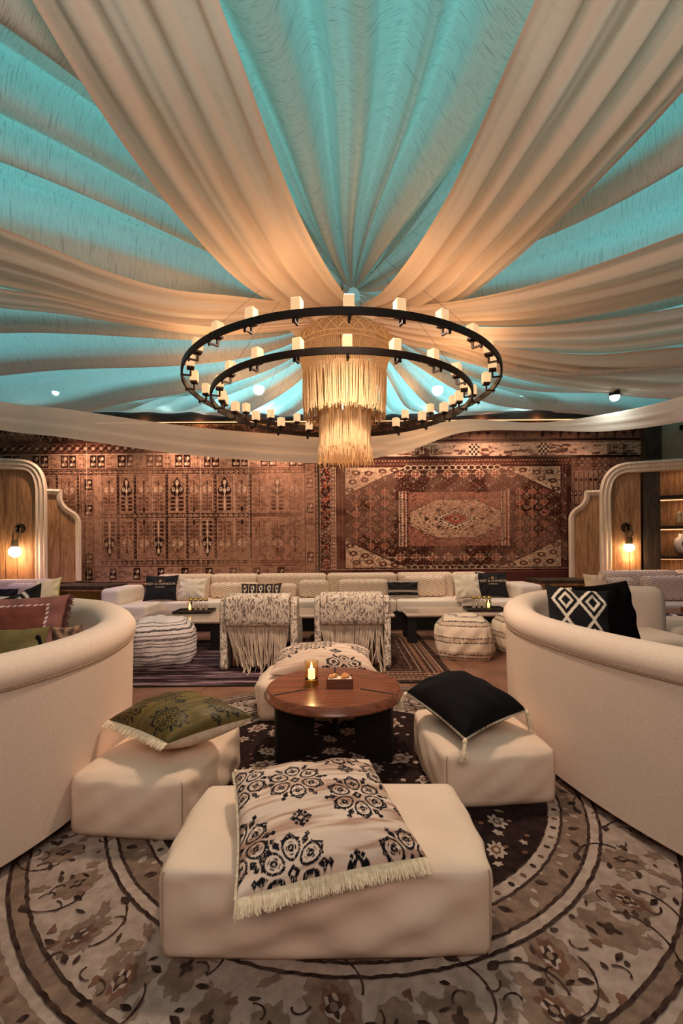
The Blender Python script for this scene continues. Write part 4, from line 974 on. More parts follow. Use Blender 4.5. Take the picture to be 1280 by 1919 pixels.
def block(name, label, cat, cx, cy, sx, sy, sz, rz=0, r=.05, mat=None, n=30, bulge=.05, top=.04, seed=0, z0=0, seams=True, dent=None, group=None, skew=0, wr=.012, taper=0):
    """soft upholstered block: rounded, inflated, wrinkled"""
    idx = {}; V = []; Fs = []
    def vid(i, j, k):
        if (i, j, k) not in idx: idx[(i, j, k)] = len(V); V.append((i, j, k))
        return idx[(i, j, k)]
    nz = max(n//2, 8)
    dim = (n, n, nz)
    for ax in range(3):
        o = [q for q in range(3) if q != ax]
        for side in (0, dim[ax]):
            for a in range(dim[o[0]]):
                for b in range(dim[o[1]]):
                    q = []
                    for da, db in ((0, 0), (1, 0), (1, 1), (0, 1)):
                        t = [0, 0, 0]; t[ax] = side; t[o[0]] = a+da; t[o[1]] = b+db; q.append(vid(*t))
                    if (side == 0) ^ (ax == 1): q = q[::-1]
                    Fs.append(q)
    P = np.array(V, float)/np.array(dim)*2-1; h = np.array((sx/2, sy/2, sz/2)); W = P*h; inner = np.clip(W, -(h-r), h-r); d = W-inner; L = np.linalg.norm(d, axis=1)[:, None]
    on = L[:, 0] > 1e-9; Q = W.copy(); Q[on] = inner[on]+d[on]/L[on]*r
    x, y, z = P.T; bl = (1-x**2)*(1-y**2)
    rs_ = np.random.RandomState(seed); ph = rs_.uniform(0, 6, 8)
    Q[:, 2] += np.where(z > .5, top*bl**.7, 0)
    for ax, oth in ((0, 1), (1, 0)):
        p = P[:, ax]; k = (1-P[:, oth]**2)*(1-z**2*.6); Q[:, ax] += np.sign(p)*(np.abs(p) > .97)*bulge*k*1
    wv = np.sin(5*x+3*y+ph[0])*np.sin(4*y-2*z+ph[1])+.7*np.sin(9*x*y+6*z+ph[2])+.6*np.sin(11*x+4*z+ph[3])*np.cos(7*y+ph[4])
    nr = d/np.maximum(L, 1e-6); nr[~on] = 0; side = (np.abs(P) > .97).any(1)
    nrm = np.where(np.abs(P) > .97, np.sign(P), 0); nrm = nrm/np.maximum(np.linalg.norm(nrm, axis=1)[:, None], 1)
    edge = np.min(np.sort(1-np.abs(P), axis=1)[:, 1:2], axis=1); Q += nrm*(wr*wv*np.clip(edge*3, 0, 1))[:, None]
    if dent is not None:
        for dx, dy, dr, dd in dent: Q[:, 2] -= np.where(z > 0, dd*np.exp(-((x-dx)**2+(y-dy)**2)/dr**2), 0)
    if taper: Q[:, :2] *= (1-taper*(z+1)/2)[:, None]
    Q[:, 0] += skew*Q[:, 1]
    # flat bottom
    Q[:, 2] = np.where(z < -.99, -sz/2, Q[:, 2]); Q[:, 2] += sz/2; Q[:, 2] = np.maximum(Q[:, 2], 0)
    Rm = np.array(((math.cos(rz), -math.sin(rz)), (math.sin(rz), math.cos(rz)))); Q[:, :2] = Q[:, :2] @ Rm.T; Q += (cx, cy, z0)
    root = thing(name, label, cat, (cx, cy, z0), group); o = link('cover', fmesh('cover', Q, np.array(Fs), mat), root)
    if seams:
        mb = MB()
        for i in (0, n):
            for j in (0, n): MB().tube([Q[idx[(i, j, k)]] for k in range(nz+1)], .003, 5, cap=False).build('seam', MT['seam'], root, smooth=True)
    return root, Q, idx

# ---------------------------------------------------------------- round rug
RX, RY, RR = .04, 2.45, 1.585
rug = thing('round_rug', 'large round rug with dark centre medallion, cream floral field and ringed borders', 'rug', (RX, RY, .006))
def rugmat(name, c, c2):
    k_ = .98 if name in ('rug_oatmeal', 'rug_light') else .8; c, c2 = [tuple(v*k_ for v in q) for q in (c, c2)]; return M(name, c, 1, c2, 26, bump=.7, bscale=320, spec=.05, detail=6)
RC = dict(field=rugmat('rug_oatmeal', rgb(170, 150, 138), rgb(146, 126, 115)), tan=rugmat('rug_tan', rgb(148, 122, 106), rgb(120, 98, 86)), dark=rugmat('rug_umber', rgb(46, 32, 29), rgb(84, 64, 56)),
          deep=rugmat('rug_deep', rgb(40, 28, 27), rgb(56, 40, 37)), light=rugmat('rug_light', rgb(178, 157, 144), rgb(152, 132, 120)), rust=rugmat('rug_rust', rgb(128, 92, 76), rgb(104, 74, 62)))
MB().lathe([(0, .006), (RR-.01, .006), (RR, .010), (RR-.006, .016), (0, .016)], (RX, RY, 0), 160).build('rug_field', RC['field'], rug)
layers = {k: MB() for k in RC}; zlev = {'deep': .0166, 'tan': .0172, 'light': .0178, 'rust': .0184, 'field': .0184, 'dark': .0190}
def annulus(k, r0, r1, jag=.003, dz=0, n=420):
    V = []; z = zlev[k]+dz
    j0 = 0; j1 = 0
    for i in range(n):
        a = 2*pi*i/n; e0 = random.uniform(-jag, jag); 
        for r in (r0+e0, r1+e0*.6+random.uniform(-jag, jag)*.4): V.append((RX+r*math.cos(a), RY+r*math.sin(a), z))
    layers[k].add(V, [(2*i, 2*i+1, 2*((i+1) % n)+1, 2*((i+1) % n)) for i in range(n)])
def blob(k, x, y, rx, ry, rot=0, lob=0, la=.2, n=26, jag=.08, dz=0):
    V = [(x, y, zlev[k]+dz)]; c, s = math.cos(rot), math.sin(rot)
    for i in range(n):
        a = 2*pi*i/n; q = 1+(la*math.cos(lob*a) if lob else 0)+random.uniform(-jag, jag); u, v = rx*q*math.cos(a), ry*q*math.sin(a); V.append((x+u*c-v*s, y+u*s+v*c, zlev[k]+dz))
    e_ = random.uniform(0, .00045); V = [(a, b, c_+e_) for a, b, c_ in V]; layers[k].add(V, [(0, 1+i, 1+(i+1) % n) for i in range(n)])
def stroke(k, pts, w, dz=0):
    pts = np.array(pts); t = np.gradient(pts, axis=0); t /= np.linalg.norm(t, axis=1)[:, None]+1e-9; V = []
    for p, d in zip(pts, t): ww = w*random.uniform(.5, 1.2)/2; V += [(p[0]-d[1]*ww, p[1]+d[0]*ww, zlev[k]+dz), (p[0]+d[1]*ww, p[1]-d[0]*ww, zlev[k]+dz)]
    e_ = random.uniform(0, .00045); V = [(a, b, c_+e_) for a, b, c_ in V]; layers[k].add(V, [(2*i, 2*i+1, 2*i+3, 2*i+2) for i in range(len(pts)-1)])
def leafb(k, x, y, L_, w, rot):
    c, s = math.cos(rot), math.sin(rot); V = []
    for u, v in ((-.5, 0), (-.25, .4), (.05, .5), (.3, .3), (.5, 0), (.28, -.32), (0, -.5), (-.28, -.36)):
        u, v = u*L_*random.uniform(.85, 1.1), v*w*random.uniform(.8, 1.2); V.append((x+u*c-v*s, y+u*s+v*c, zlev[k]))
    e_ = random.uniform(0, .00045); V = [(a, b, c_+e_) for a, b, c_ in V]; layers[k].add(V, [tuple(range(8))])
annulus('deep', .0, .965, 0); annulus('light', .965, 1.02); annulus('dark', .962, .968, .003); annulus('dark', 1.016, 1.026); annulus('tan', 1.02, 1.125, dz=-.0002); annulus('dark', 1.12, 1.131); annulus('dark', 1.164, 1.176); annulus('light', 1.131, 1.164, dz=-.0001)
annulus('dark', 1.428, 1.440); annulus('tan', 1.44, 1.482); annulus('dark', 1.480, 1.493); annulus('tan', 1.52, 1.575)
for i in range(84):
    a = 2*pi*i/84; blob('dark' if i % 2 else 'rust', RX+.993*math.cos(a), RY+.993*math.sin(a), .013, .010, a, n=8)
for i in range(64):
    a = 2*pi*i/64; r = 1.072+.018*math.sin(i*pi*.9); x, y = RX+r*math.cos(a), RY+r*math.sin(a); leafb('dark' if i % 3 else 'light', x, y, .05, .026, a+(.6 if i % 2 else -.6)); leafb('light', RX+(r-.03)*math.cos(a+.045), RY+(r-.03)*math.sin(a+.045), .028, .016, a)
for i in range(110):
    a = 2*pi*i/110; leafb('dark' if i % 4 == 0 else 'rust', RX+1.545*math.cos(a), RY+1.545*math.sin(a), .03, .018, a+random.uniform(-1, 1))
# dark centre: pale flowers and leaves
pts = []
def spaced(n, r0, r1, dmin, tries=6000):
    out = []
    for _ in range(tries):
        a = random.uniform(0, 2*pi); r = math.sqrt(random.uniform(r0*r0, r1*r1)); x, y = r*math.cos(a), r*math.sin(a)
        if all((x-p[0])**2+(y-p[1])**2 > dmin*dmin for p in out): out.append((x, y))
        if len(out) >= n: break
    return out
for i, (x, y) in enumerate(spaced(60, .1, .88, .155)):
    x += RX; y += RY; s = random.uniform(.045, .075); ro = random.uniform(0, 6)
    blob('light', x, y, s, s*.72, ro, random.choice((5, 7, 9)), .22, 34, .12); blob('rust', x, y, s*.55, s*.38, ro, 6, .15, 20, dz=.0004); blob('light', x, y, s*.25, s*.2, ro, n=10, dz=.0012)
for i, (x, y) in enumerate(spaced(330, .05, .94, .052)):
    x += RX; y += RY; k = random.random()
    if k < .3: blob('light', x, y, random.uniform(.012, .024), random.uniform(.010, .018), random.uniform(0, 6), 5, .3, 15, .1)
    elif k < .65: leafb('tan' if k < .42 else 'light', x, y, random.uniform(.03, .06), .02, random.uniform(0, 6))
    else: blob('rust', x, y, .012, .010, 0, n=9)
# oatmeal field: palmettes, vines, dark buds
for i, (x, y) in enumerate(spaced(52, 1.24, 1.37, .165)):
    x += RX; y += RY; s = random.uniform(.055, .085); ro = math.atan2(y-RY, x-RX)+random.uniform(-.5, .5)
    blob('tan', x, y, s*1.2, s*.85, ro, random.choice((7, 9, 11)), .10, 44, .09)
    if i % 2: blob('rust', x+.006, y, s*.75, s*.45, ro, 7, .16, 30, .1); blob('light', x, y, s*.45, s*.28, ro, 5, .18, 24, .1, dz=.0010)
    blob('dark', x, y, s*.34, s*.22, ro, 4, .35, 22, .1, dz=.0010); blob('tan', x, y, s*.18, s*.12, ro, n=10, dz=.0030)
    for q in (-1, 1):
        for w_ in ((.7,) if i % 2 else (1.2,)): a = ro+q*w_; leafb('dark', x+s*1.25*math.cos(a), y+s*1.25*math.sin(a), .045, .02, a+q*.6)
    a0 = ro+pi/2; t = np.linspace(0, 1, 14); cv_ = random.choice((-1, 1)); P_ = [(x+math.cos(a0+cv_*1.7*q)*(s+.10*q), y+math.sin(a0+cv_*1.7*q)*(s+.10*q)) for q in t]; stroke('dark', P_, .007)
    leafb('dark', *P_[-1], .05, .028, a0)
for i, (x, y) in enumerate(spaced(420, 1.19, 1.42, .044, 12000)):
    x += RX; y += RY; k = random.random()
    if k < .25: leafb('dark', x, y, random.uniform(.02, .045), random.uniform(.010, .020), random.uniform(0, 6))
    elif k < .6: blob('tan', x, y, random.uniform(.02, .04), random.uniform(.012, .024), random.uniform(0, 6), 5, .25, 17, .15)
    elif k < .75: blob('rust', x, y, .018, .012, random.uniform(0, 6), 3, .3, 12, .15)
    elif k < .88: a = random.uniform(0, 6); stroke('dark', [(x+.05*q*math.cos(a+q*1.8), y+.05*q*math.sin(a+q*1.8)) for q in np.linspace(0, 1, 8)], .006)
for k, mb in layers.items():
    o = mb.build({'deep': 'dark_medallion', 'tan': 'tan_motifs', 'light': 'pale_motifs', 'rust': 'rust_motifs', 'field': 'field_motifs', 'dark': 'dark_motifs'}[k], RC[k], rug) if mb.v else None
    if o: o['kind'] = 'stuff'

# ---------------------------------------------------------------- rear floor rugs
def flatrug(label, x0, x1, y0, y1, painter, rows, cols, seed):
    c = Canvas(0, 0, cols, rows, 1, (0, 0, 0)); painter(c); sh = c.im.shape[:2]; im = c.im*(.7+.6*np.random.RandomState(seed).rand(*sh))[..., None]*(.75+.5*fbm(sh, (8, 8), seed, 3))[..., None]
    X = x0+(x1-x0)*c.X/cols; Y = y1-(y1-y0)*c.Y/rows; P = np.stack([X, Y, 0*X+.018], -1)
    root = thing('area_rug', label, 'rug', ((x0+x1)/2, (y0+y1)/2, .006)); grid('woven_face', P, MT['rugwool'], root, colors=im, flip=True)
    MB().box(((x0+x1)/2, (y0+y1)/2, .0118), ((x1-x0)/2+.012, (y1-y0)/2+.012, .0055)).build('rug_binding', MT['black'], root)
def p1(c):
    h, w = c.im.shape[:2]; n1 = fbm((h, w), (70, 9), 3, 3); n2 = fbm((h, w), (10, 5), 5, 2)
    c.im[:] = rgb(66, 46, 50); m = np.clip((n1-.5)*9*(n2*1.6), 0, 1)[..., None]; c.im[:] = c.im*(1-m)+np.array(rgb(150, 122, 130))*m; m = np.clip((.42-n1)*8, 0, 1)[..., None]; c.im[:] = c.im*(1-m)+np.array(rgb(34, 24, 26))*m
def p2(c):
    c.rect(0, 0, 300, 400, rgb(66, 44, 38)); c.specks(0, 0, 300, 400, 2600, rgb(140, 108, 92), (.8, 2), .6, seed=1); c.specks(0, 0, 300, 400, 2000, rgb(38, 26, 24), (.8, 2.4), .8, seed=2)
    for q, w_, col in ((6, 2, DK), (12, 2.5, rgb(170, 140, 120)), (30, 2.5, rgb(176, 146, 126)), (38, 14, rgb(96, 64, 52)), (56, 2.5, rgb(170, 140, 120)), (72, 2, rgb(150, 118, 100))): c.frame(q, q, 300-q, 400-q, col, w_, .85)
    for y in range(14, 390, 9): c.dia(21, y, 6, 4, DT); c.dia(279, y, 6, 4, DT); c.dia(45, y, 5, 3.5, TN, .8); c.dia(255, y, 5, 3.5, TN, .8)
    for x in range(14, 290, 9): c.dia(x, 379, 4, 6, DT); c.dia(x, 355, 4, 5, TN, .8)
flatrug('dark streaky faded rug under the left low table and left fringed chair', -3.6, -.47, 4.02, 6.0, p1, 300, 420, 1)
flatrug('dark oriental rug with striped borders under the right fringed chair', -.42, 1.04, 4.08, 6.35, p2, 400, 300, 2)

# ---------------------------------------------------------------- coffee table
TX, TY = -.05, 2.75
tb = thing('coffee_table', 'round walnut coffee table on three black slab legs in the rug centre', 'table', (TX, TY, .018))
wedge = []
for k in range(3):
    a0 = pi/2+k*2*pi/3
mb = MB(); mb.lathe([(0, .345), (.355, .345), (.415, .352), (.418, .360), (.402, .392), (.392, .400), (0, .400)], (TX, TY, 0), 96); mb.build('tabletop', MT['walnut'], tb, smooth=True, angle=25)
for k in range(3):
    a = pi/2+k*2*pi/3; cx, cy = TX+.262*math.cos(a), TY+.262*math.sin(a)
    lg = MB().box((cx, cy, .018+.166), (.118, .017, .166), rz=a, bev=.004).build('leg', MT['black'], tb)
    MB().box((TX+.285*math.cos(a), TY+.285*math.sin(a), .3985), (.105, .0065, .0035), rz=a).build('inlay', MT['black'], tb)
MB().lathe([(0, .03), (.05, .03), (.05, .34), (0, .34)], (TX, TY, 0), 16).build('tmp', MT['black']); bpy.data.objects.remove(bpy.data.objects['tmp'])
# candle lantern
def lantern(name, label, x, y, z, r, h, mat_glass, group=None, light=.9, wax=True):
    root = thing(name, label, 'candle holder', (x, y, z), group); c0 = (x, y, z)
    MB().lathe([(0, 0), (r*1.02, 0), (r*1.02, h*.24), (r*.9, h*.26), (0, h*.26)], c0, 28).build('holder_base', MT['brass'] if wax else mat_glass, root, smooth=True, angle=30)
    MB().lathe([(r, h*.24), (r, h), (r*.93, h), (r*.93, h*.26)], c0, 32).build('glass_cylinder', mat_glass, root, smooth=True, angle=30)
    cn = MB().lathe([(0, h*.26), (r*.52, h*.26), (r*.50, h*.66), (r*.2, h*.70), (0, h*.69)], c0, 20).build('candle', MT['candlewax'], root, smooth=True, angle=40)
    MB().lathe([(0, h*.68), (r*.17, h*.73), (r*.15, h*.79), (.001, h*.94)], c0, 12).build('flame', MT['flame'], cn, smooth=True)
    lamp('flame_light', 'POINT', (x, y, z+h+.03), light, (1, .55, .22), .02); return root
p = UZ(584, 1283, .4); lantern('candle_lantern', 'glass cylinder candle lantern with lit candle on the round walnut table', p[0], p[1], .4, .041, .142, MT['smoked'], light=1.6)
p = UZ(636, 1291, .4); bx = thing('amenity_box', 'small open brown box with white lining and amber pieces on the walnut table', 'box', (p[0], p[1]+.05, .4), None)
x, y = p[0]+.003, p[1]+.055; mb = MB()
mb.box((x, y, .405), (.078, .052, .005)); mb.box((x, y-.049, .428), (.078, .004, .026)).box((x, y+.049, .428), (.078, .004, .026)).box((x-.075, y, .428), (.004, .046, .026)).box((x+.075, y, .428), (.004, .046, .026)); mb.build('box_tray', MT['walnut'], bx)
MB().box((x, y, .431), (.070, .044, .016), bev=.004).build('napkin_lining', M('white_paper', rgb(240, 230, 215), .8), bx)
for k in range(5): MB().lathe([(0, -.010), (.014, -.006), (.017, .002), (.008, .012), (0, .013)], (x+[.02, .045, .03, -.03, -.05][k], y+[-.01, .01, .03, .02, .0][k], .457), 7).build('amber_piece', M('amber_glaze', rgb(205, 140, 90), .3), bx)
MB().tube([(x-.07, y+.02, .456), (x+.0, y+.0, .462), (x+.03, y-.02, .456)], .004, 6).build('gold_tie', MT['brass'], bx)

# ---------------------------------------------------------------- floor cushions
fz = .0175
pf1 = block('floor_pouf', 'largest cream floor pouf in front of the table under the ivory patterned pillow', 'pouf', -.053, 1.590, .985, .50, .262, rz=.0, r=.028, mat=MT['canvas'], n=44, bulge=.03, top=.012, seed=1, z0=fz, dent=[(0, .1, .5, .02)], wr=.009)
pf2 = block('floor_pouf', 'cream floor pouf at left leaning by the left sofa under the olive pillow', 'pouf', -.865, 2.22, .51, .64, .25, rz=math.radians(-6), r=.032, mat=MT['canvas'], n=40, bulge=.03, top=.035, seed=2, z0=fz, skew=.05, dent=[(.05, .1, .35, .05)], wr=.005)
pf3 = block('floor_pouf', 'cream floor pouf at right beside the right sofa under the black pillow', 'pouf', .715, 2.42, .54, .60, .25, rz=math.radians(5), r=.032, mat=MT['canvas'], n=40, bulge=.03, top=.035, seed=3, z0=fz, dent=[(.0, .1, .35, .05)], wr=.0035)
pf4 = block('floor_pouf', 'cream floor pouf behind the walnut table under a rounded patterned pillow', 'pouf', -.17, 3.42, .86, .50, .27, r=.05, mat=MT['canvas'], n=30, bulge=.03, top=.04, seed=4, z0=fz)

# ---------------------------------------------------------------- pillows on poufs
ivory = rgb(226, 200, 182); inkc = rgb(26, 22, 28)
MT['pp'] = M('printed_cotton', ivory, .9, paint=True, bump=.35, bscale=260, spec=.15)
big = [(.38, .36), (.73, .58), (.28, .98), (.92, 1.02), (.03, .26), (.0, .76), (.72, .02), (1.03, .30)]; sm = [(.36, .70), (.74, .27), (.62, 1.0), (.18, .04), (1.0, .68)]
C4 = [UZ(438, 1447, .385), UZ(692, 1424, .385), UZ(800, 1606, .315), UZ(443, 1686, .315)]
r_, C_, N_, ft, bk = pillow('patterned_pillow', 'ivory pillow with black medallions and thick cream fringe on the front pouf', 'pillow', C4, .15, MT['pp'], MT['pwhite'], n=250, pinch=.05, seed=5, paint=medal_paint(ivory, rgb(178, 140, 120), inkc, big, sm, .20), wr=.006, nrm_up=(0, 0, 1))
d01 = (C4[3]-C4[0]); d01 /= np.linalg.norm(d01)
fringe(r_, ft[:, -1], d01*1.0+np.array((0, 0, -.35)), .038, MT['fringe'], dens_=1300, r=.0036)
fringe(r_, ft[:70, 0], -d01*.8+np.array((0, 0, .1)), .022, MT['fringe'], 'edge_fringe', dens_=500, r=.003)
fringe(r_, ft[0, :], np.array((-1, 0, -.2)), .008, MT['fringe'], 'edge_fringe', dens_=400, r=.003)

C4 = [UZ(203, 1350, .41), UZ(342, 1298, .46), UZ(476, 1344, .42), UZ(314, 1394, .395)]
ol = medal_paint(rgb(90, 76, 38), rgb(116, 94, 46), rgb(16, 14, 12), [(.5, .28), (.2, .75), (.85, .15), (.83, .80), (.12, .2)], [(.5, .55), (.35, .08), (.6, .95)], .20, 8)
MT['op'] = M('olive_print_satin', rgb(90, 78, 40), .5, paint=True, bump=.25, bscale=200, spec=.3)
r_, C_, N_, ft, bk = pillow('olive_pillow', 'olive satin pillow with black medallions and cream fringe on the left pouf', 'pillow', C4, .20, MT['op'], MT['pwhite'], n=150, pinch=.07, seed=6, paint=ol, wr=.006, nrm_up=(0, 0, 1), asym=.45)
fringe(r_, ft[0, :], np.array((-.6, -.7, -.3)), .035, MT['fringe'], dens_=700, r=.003)
fringe(r_, ft[:, 0][:6], np.array((-.8, 0, -.3)), .03, MT['fringe'], 'edge_fringe', dens_=600, r=.003)
C4 = [UZ(762, 1297, .405), UZ(854, 1268, .46), UZ(986, 1330, .385), UZ(872, 1384, .35)]
r_, C_, N_, ft, bk = pillow('black_pillow', 'plump black pillow with white stitched edge and cream tassels on the right pouf', 'pillow', C4, .20, MT['pblack'], n=60, pinch=.06, seed=7, wr=.008, nrm_up=(0, 0, 1), asym=.66)
e = border(ft, 60); mb = MB(); e2 = e+np.array((0, 0, -.004))
dd = np.r_[0, np.cumsum(np.linalg.norm(np.diff(e2, axis=0), axis=1))]
for k in range(int(dd[-1]/.011)):
    s = k*.011; p = np.array([np.interp(s, dd, e2[:, i]) for i in range(3)]); mb.box(p, (.0035, .0012, .006), rz=.8+k*.1)
o = mb.build('blanket_stitch', MT['pwhite'], r_); o['kind'] = 'stuff'
for cpt, d in ((C4[3], (-.2, -.5, -.6)), (C4[2], (.2, -.1, -1)), (C4[0], (-.6, -.2, -1))): tassel(r_, cpt, d, MT['fringe'], .065)
C4 = [UY(508, 1262, 3.30), UY(560, 1226, 3.58), UY(640, 1224, 3.60), UY(700, 1262, 3.30)]
C4 = [np.array((-.52, 3.22, .33)), np.array((-.50, 3.62, .40)), np.array((.22, 3.62, .40)), np.array((.24, 3.22, .33))]
big2 = [(.35, .45), (.1, .1), (.1, .8), (.72, .95), (.8, .2)]
r_, *_ = pillow('patterned_pillow', 'ivory pillow with black medallions on the pouf behind the walnut table', 'pillow', [C4[1], C4[2], C4[3], C4[0]], .17, MT['pp'], MT['pwhite'], n=130, pinch=.06, seed=9, paint=medal_paint(ivory, rgb(206, 172, 150), inkc, [(.42, .45), (.08, .6), (.95, .45), (.7, .98)], [(.66, .28), (.62, .7), (.2, .3)], .2, 12), wr=.006, nrm_up=(0, 0, 1), asym=.8)
# ================================================================ BIG CURVED SOFAS
def curved_sofa(label, path, side, z_top=.83, seat=True):
    """path: plan points of the outer foot line; side=+1 when the seat lies to the right of travel"""
    P = crom(np.array(path, float), 90); d = np.r_[0, np.cumsum(np.linalg.norm(np.diff(P, axis=0), axis=1))]; t = np.linspace(0, d[-1], 90); P = np.stack([np.interp(t, d, P[:, i]) for i in range(2)], -1)
    tn = np.gradient(P, axis=0); tn /= np.linalg.norm(tn, axis=1)[:, None]; nr = np.stack([tn[:, 1], -tn[:, 0]], -1)*side
    c0 = P.mean(0); root = thing('curved_sofa', label, 'sofa', (c0[0], c0[1], 0))
    def sweep(name, prof, mat, i0=0, i1=90, capround=0, smooth=True, closed=True):
        prof = np.array(prof, float); m = len(prof); pc = prof.mean(0); rows = []
        idx = list(range(i0, i1))
        for n_, i in enumerate(idx):
            k = 1.0; ex = 0
            rows.append([(P[i, 0]+nr[i, 0]*o, P[i, 1]+nr[i, 1]*o, z) for o, z in prof])
        if capround:
            e = idx[-1]
            for q in np.linspace(.25, 1, 7):
                s = math.sqrt(max(1-q*q, 0)); pp = P[e]+tn[e]*capround*q
                w = prof.copy(); zt = prof[:, 1].max()
                w[:, 0] = pc[0]+(prof[:, 0]-pc[0])*(s*.9+.1*(1-q)); w[:, 1] = np.where(prof[:, 1] > .3, prof[:, 1]-(1-s)*.10*(prof[:, 1]-.3)/(zt-.3+1e-6)*1., prof[:, 1])
                rows.append([(pp[0]+nr[e, 0]*o, pp[1]+nr[e, 1]*o, z) for o, z in w])
        A = np.array(rows); F_ = gridF(len(A), m, cv=True)
        V = A.reshape(-1, 3); b = MB(); b.add(V, [tuple(f) for f in F_]+[tuple(range(m))[::-1], tuple((len(A)-1)*m+j for j in range(m))])
        return b.build(name, mat, root, smooth=smooth, angle=50)
    zt = z_top
    # outer shell, leaning out slightly, and rolled top as its own upholstered band
    sweep('outer_shell', [(.02, .05), (.0, .065), (-.012, .40), (-.018, zt-.115), (.0, zt-.10), (.16, zt-.10), (.20, .40), (.22, .05)], MT['boucle'], capround=.10)
    roll = [(-.022, zt-.112), (-.034, zt-.085), (-.030, zt-.05), (-.008, zt-.018), (.03, zt-.002), (.08, zt), (.13, zt-.012), (.168, zt-.045), (.185, zt-.09), (.20, zt-.20), (.21, .42), (.19, .42), (.15, zt-.2), (.10, zt-.108)]
    sweep('rolled_back', roll, MT['boucle'], capround=.12)
    sweep('plinth', [(.11, .0), (.11, .06), (.7, .06), (.7, .0)], MT['black'], smooth=False)
    if seat:
        sweep('seat_cushion', [(.20, .20), (.20, .44), (.26, .465), (.66, .47), (.74, .455), (.77, .42), (.77, .22), (.74, .18)], MT['boucle'], 4, 88)
        sweep('seat_base', [(.2, .085), (.2, .2), (.75, .2), (.75, .085)], MT['boucle'], 4, 88, smooth=False)
    # welt under the roll
    w = MB(); w.tube([(P[i, 0]-nr[i, 0]*.024, P[i, 1]-nr[i, 1]*.024, zt-.116) for i in range(90)], .0030, 6); w.build('seam', MT['seam'], root, smooth=True)
    return root
curved_sofa('big cream boucle barrel sofa at the left edge holding mauve and olive pillows', [(-2.9, .75), (-2.2, .86), (-1.60, 1.20), (-1.28, 1.62), (-1.16, 2.12), (-1.255, 2.68), (-1.51, 3.15), (-1.88, 3.58), (-2.5, 3.86), (-3.2, 3.90), (-3.7, 3.75)], -1, .83)
curved_sofa('big cream boucle barrel sofa at the right edge holding two black pillows', [(2.9, .72), (2.2, .88), (1.60, 1.25), (1.29, 1.66), (1.10, 2.22), (1.065, 2.80), (1.25, 3.40), (1.58, 3.92), (2.05, 4.30), (2.60, 4.46), (2.98, 4.48)], 1, .83)
ot = block('upholstered_ottoman', 'low lilac-lit cream seat block beyond the right sofa end', 'ottoman', 3.75, 4.68, 1.3, .75, .44, r=.05, mat=MT['boucle'], n=16, bulge=.01, top=.01, seed=5, z0=0, wr=0, seams=False)

# pillows standing in the sofas
def standing(name, label, px0, px1, pyt, Y, zb, T, mat, back=None, lean=.12, rz=0, tilt=0, **k):
    a = UY(px0, pyt, Y); b = UY(px1, pyt, Y); zt_ = a[2]; c = (a+b)/2; w = (b[0]-a[0])/2; R = np.array((math.cos(rz), math.sin(rz), 0)); bk_ = np.array((-math.sin(rz), math.cos(rz), 0))
    top = np.array((c[0], c[1], zt_))+bk_*lean; bot = np.array((c[0], c[1], zb)); ti = np.array((0, 0, tilt))
    C4 = [top-R*w-ti, top+R*w+ti, bot+R*w+ti*.6, bot-R*w-ti*.6]; C4 = [C4[0], C4[1], C4[2], C4[3]]
    return pillow(name, label, 'pillow', C4, T, mat, back, nrm_up=(0, -1, .1), asym=.5, **k)
def p_mauve(U, V):
    c = np.ones(U.shape+(3,))*np.array(rgb(136, 88, 80)); i = (abs(U-.5) < .335) & (abs(V-.5) < .335); c[i] = rgb(128, 70, 56)
    d = np.maximum(abs(U-.5), abs(V-.5)); s = (abs(d-.335) < .012) & (np.sin((U+V)*90) > -.2); c[s] = rgb(236, 205, 210); return c
MT['mv'] = M('mauve_print', (1, 1, 1), .95, paint=True, bump=.25, bscale=250)
r_, C_, N_, ft, bk = standing('mauve_pillow', 'mauve pillow with white dashed stitching and ruffled fringe in the left sofa', -60, 110, 1122, 2.95, .50, .17, MT['mv'], rz=.10, tilt=.01, n=110, seed=21, pinch=.07, paint=p_mauve)
fringe(r_, ft[-1, :], np.array((1, -.5, -.1)), .045, MT['mauve'], dens_=500, r=.004)
r_, *_ = standing('olive_bolster', 'olive drab cotton pillow in front of the mauve one at the left frame edge', -70, 68, 1183, 2.35, .50, .16, M('olive_drab', rgb(112, 98, 58), .9, bump=.3, bscale=220), rz=.15, n=40, seed=22)
tassel(r_, UY(70, 1190, 2.33), (.3, 0, -1), MT['pblack'], .05)
r_, *_ = standing('printed_pillow', 'small brown and cream printed pillow tip beside the mauve pillow in the left sofa', 98, 150, 1176, 2.60, .50, .12, M('brown_print', rgb(150, 116, 92), .9, rgb(58, 36, 30), 24), lean=.10, rz=.5, n=30, seed=23)
def p_geo(U, V):
    c = np.ones(U.shape+(3,))*np.array(rgb(20, 17, 19)); W_ = rgb(225, 215, 200); x = (U*2.1) % 1-.5; y = (V*2.1) % 1-.5; q = abs(x)+abs(y)
    c[(abs(U-.5) < .40) & (abs(V-.5) < .44) & (((q > .33) & (q < .45)) | ((q > .13) & (q < .2)))] = W_; return c
MT['geo'] = M('black_white_weave', (1, 1, 1), .95, paint=True, bump=.4, bscale=200)
standing('geometric_pillow', 'black and white geometric pillow behind the mauve one in the left sofa', -30, 62, 1110, 3.15, .50, .16, MT['geo'], lean=.1, rz=-.2, tilt=.06, n=90, seed=24, paint=p_geo)
def p_geo2(U, V):
    c = np.ones(U.shape+(3,))*np.array(rgb(18, 15, 17)); W_ = rgb(222, 205, 186)
    for cu in (.30, .72):
        for cv in (.22, .72):
            x = (U-cu)/.24; y = (V-cv)/.27; q = abs(x)+abs(y); c[((q > .78) & (q < 1.02)) | ((q > .30) & (q < .52))] = W_
    c[(abs(U-.5) > .46)] = rgb(18, 15, 17); return c
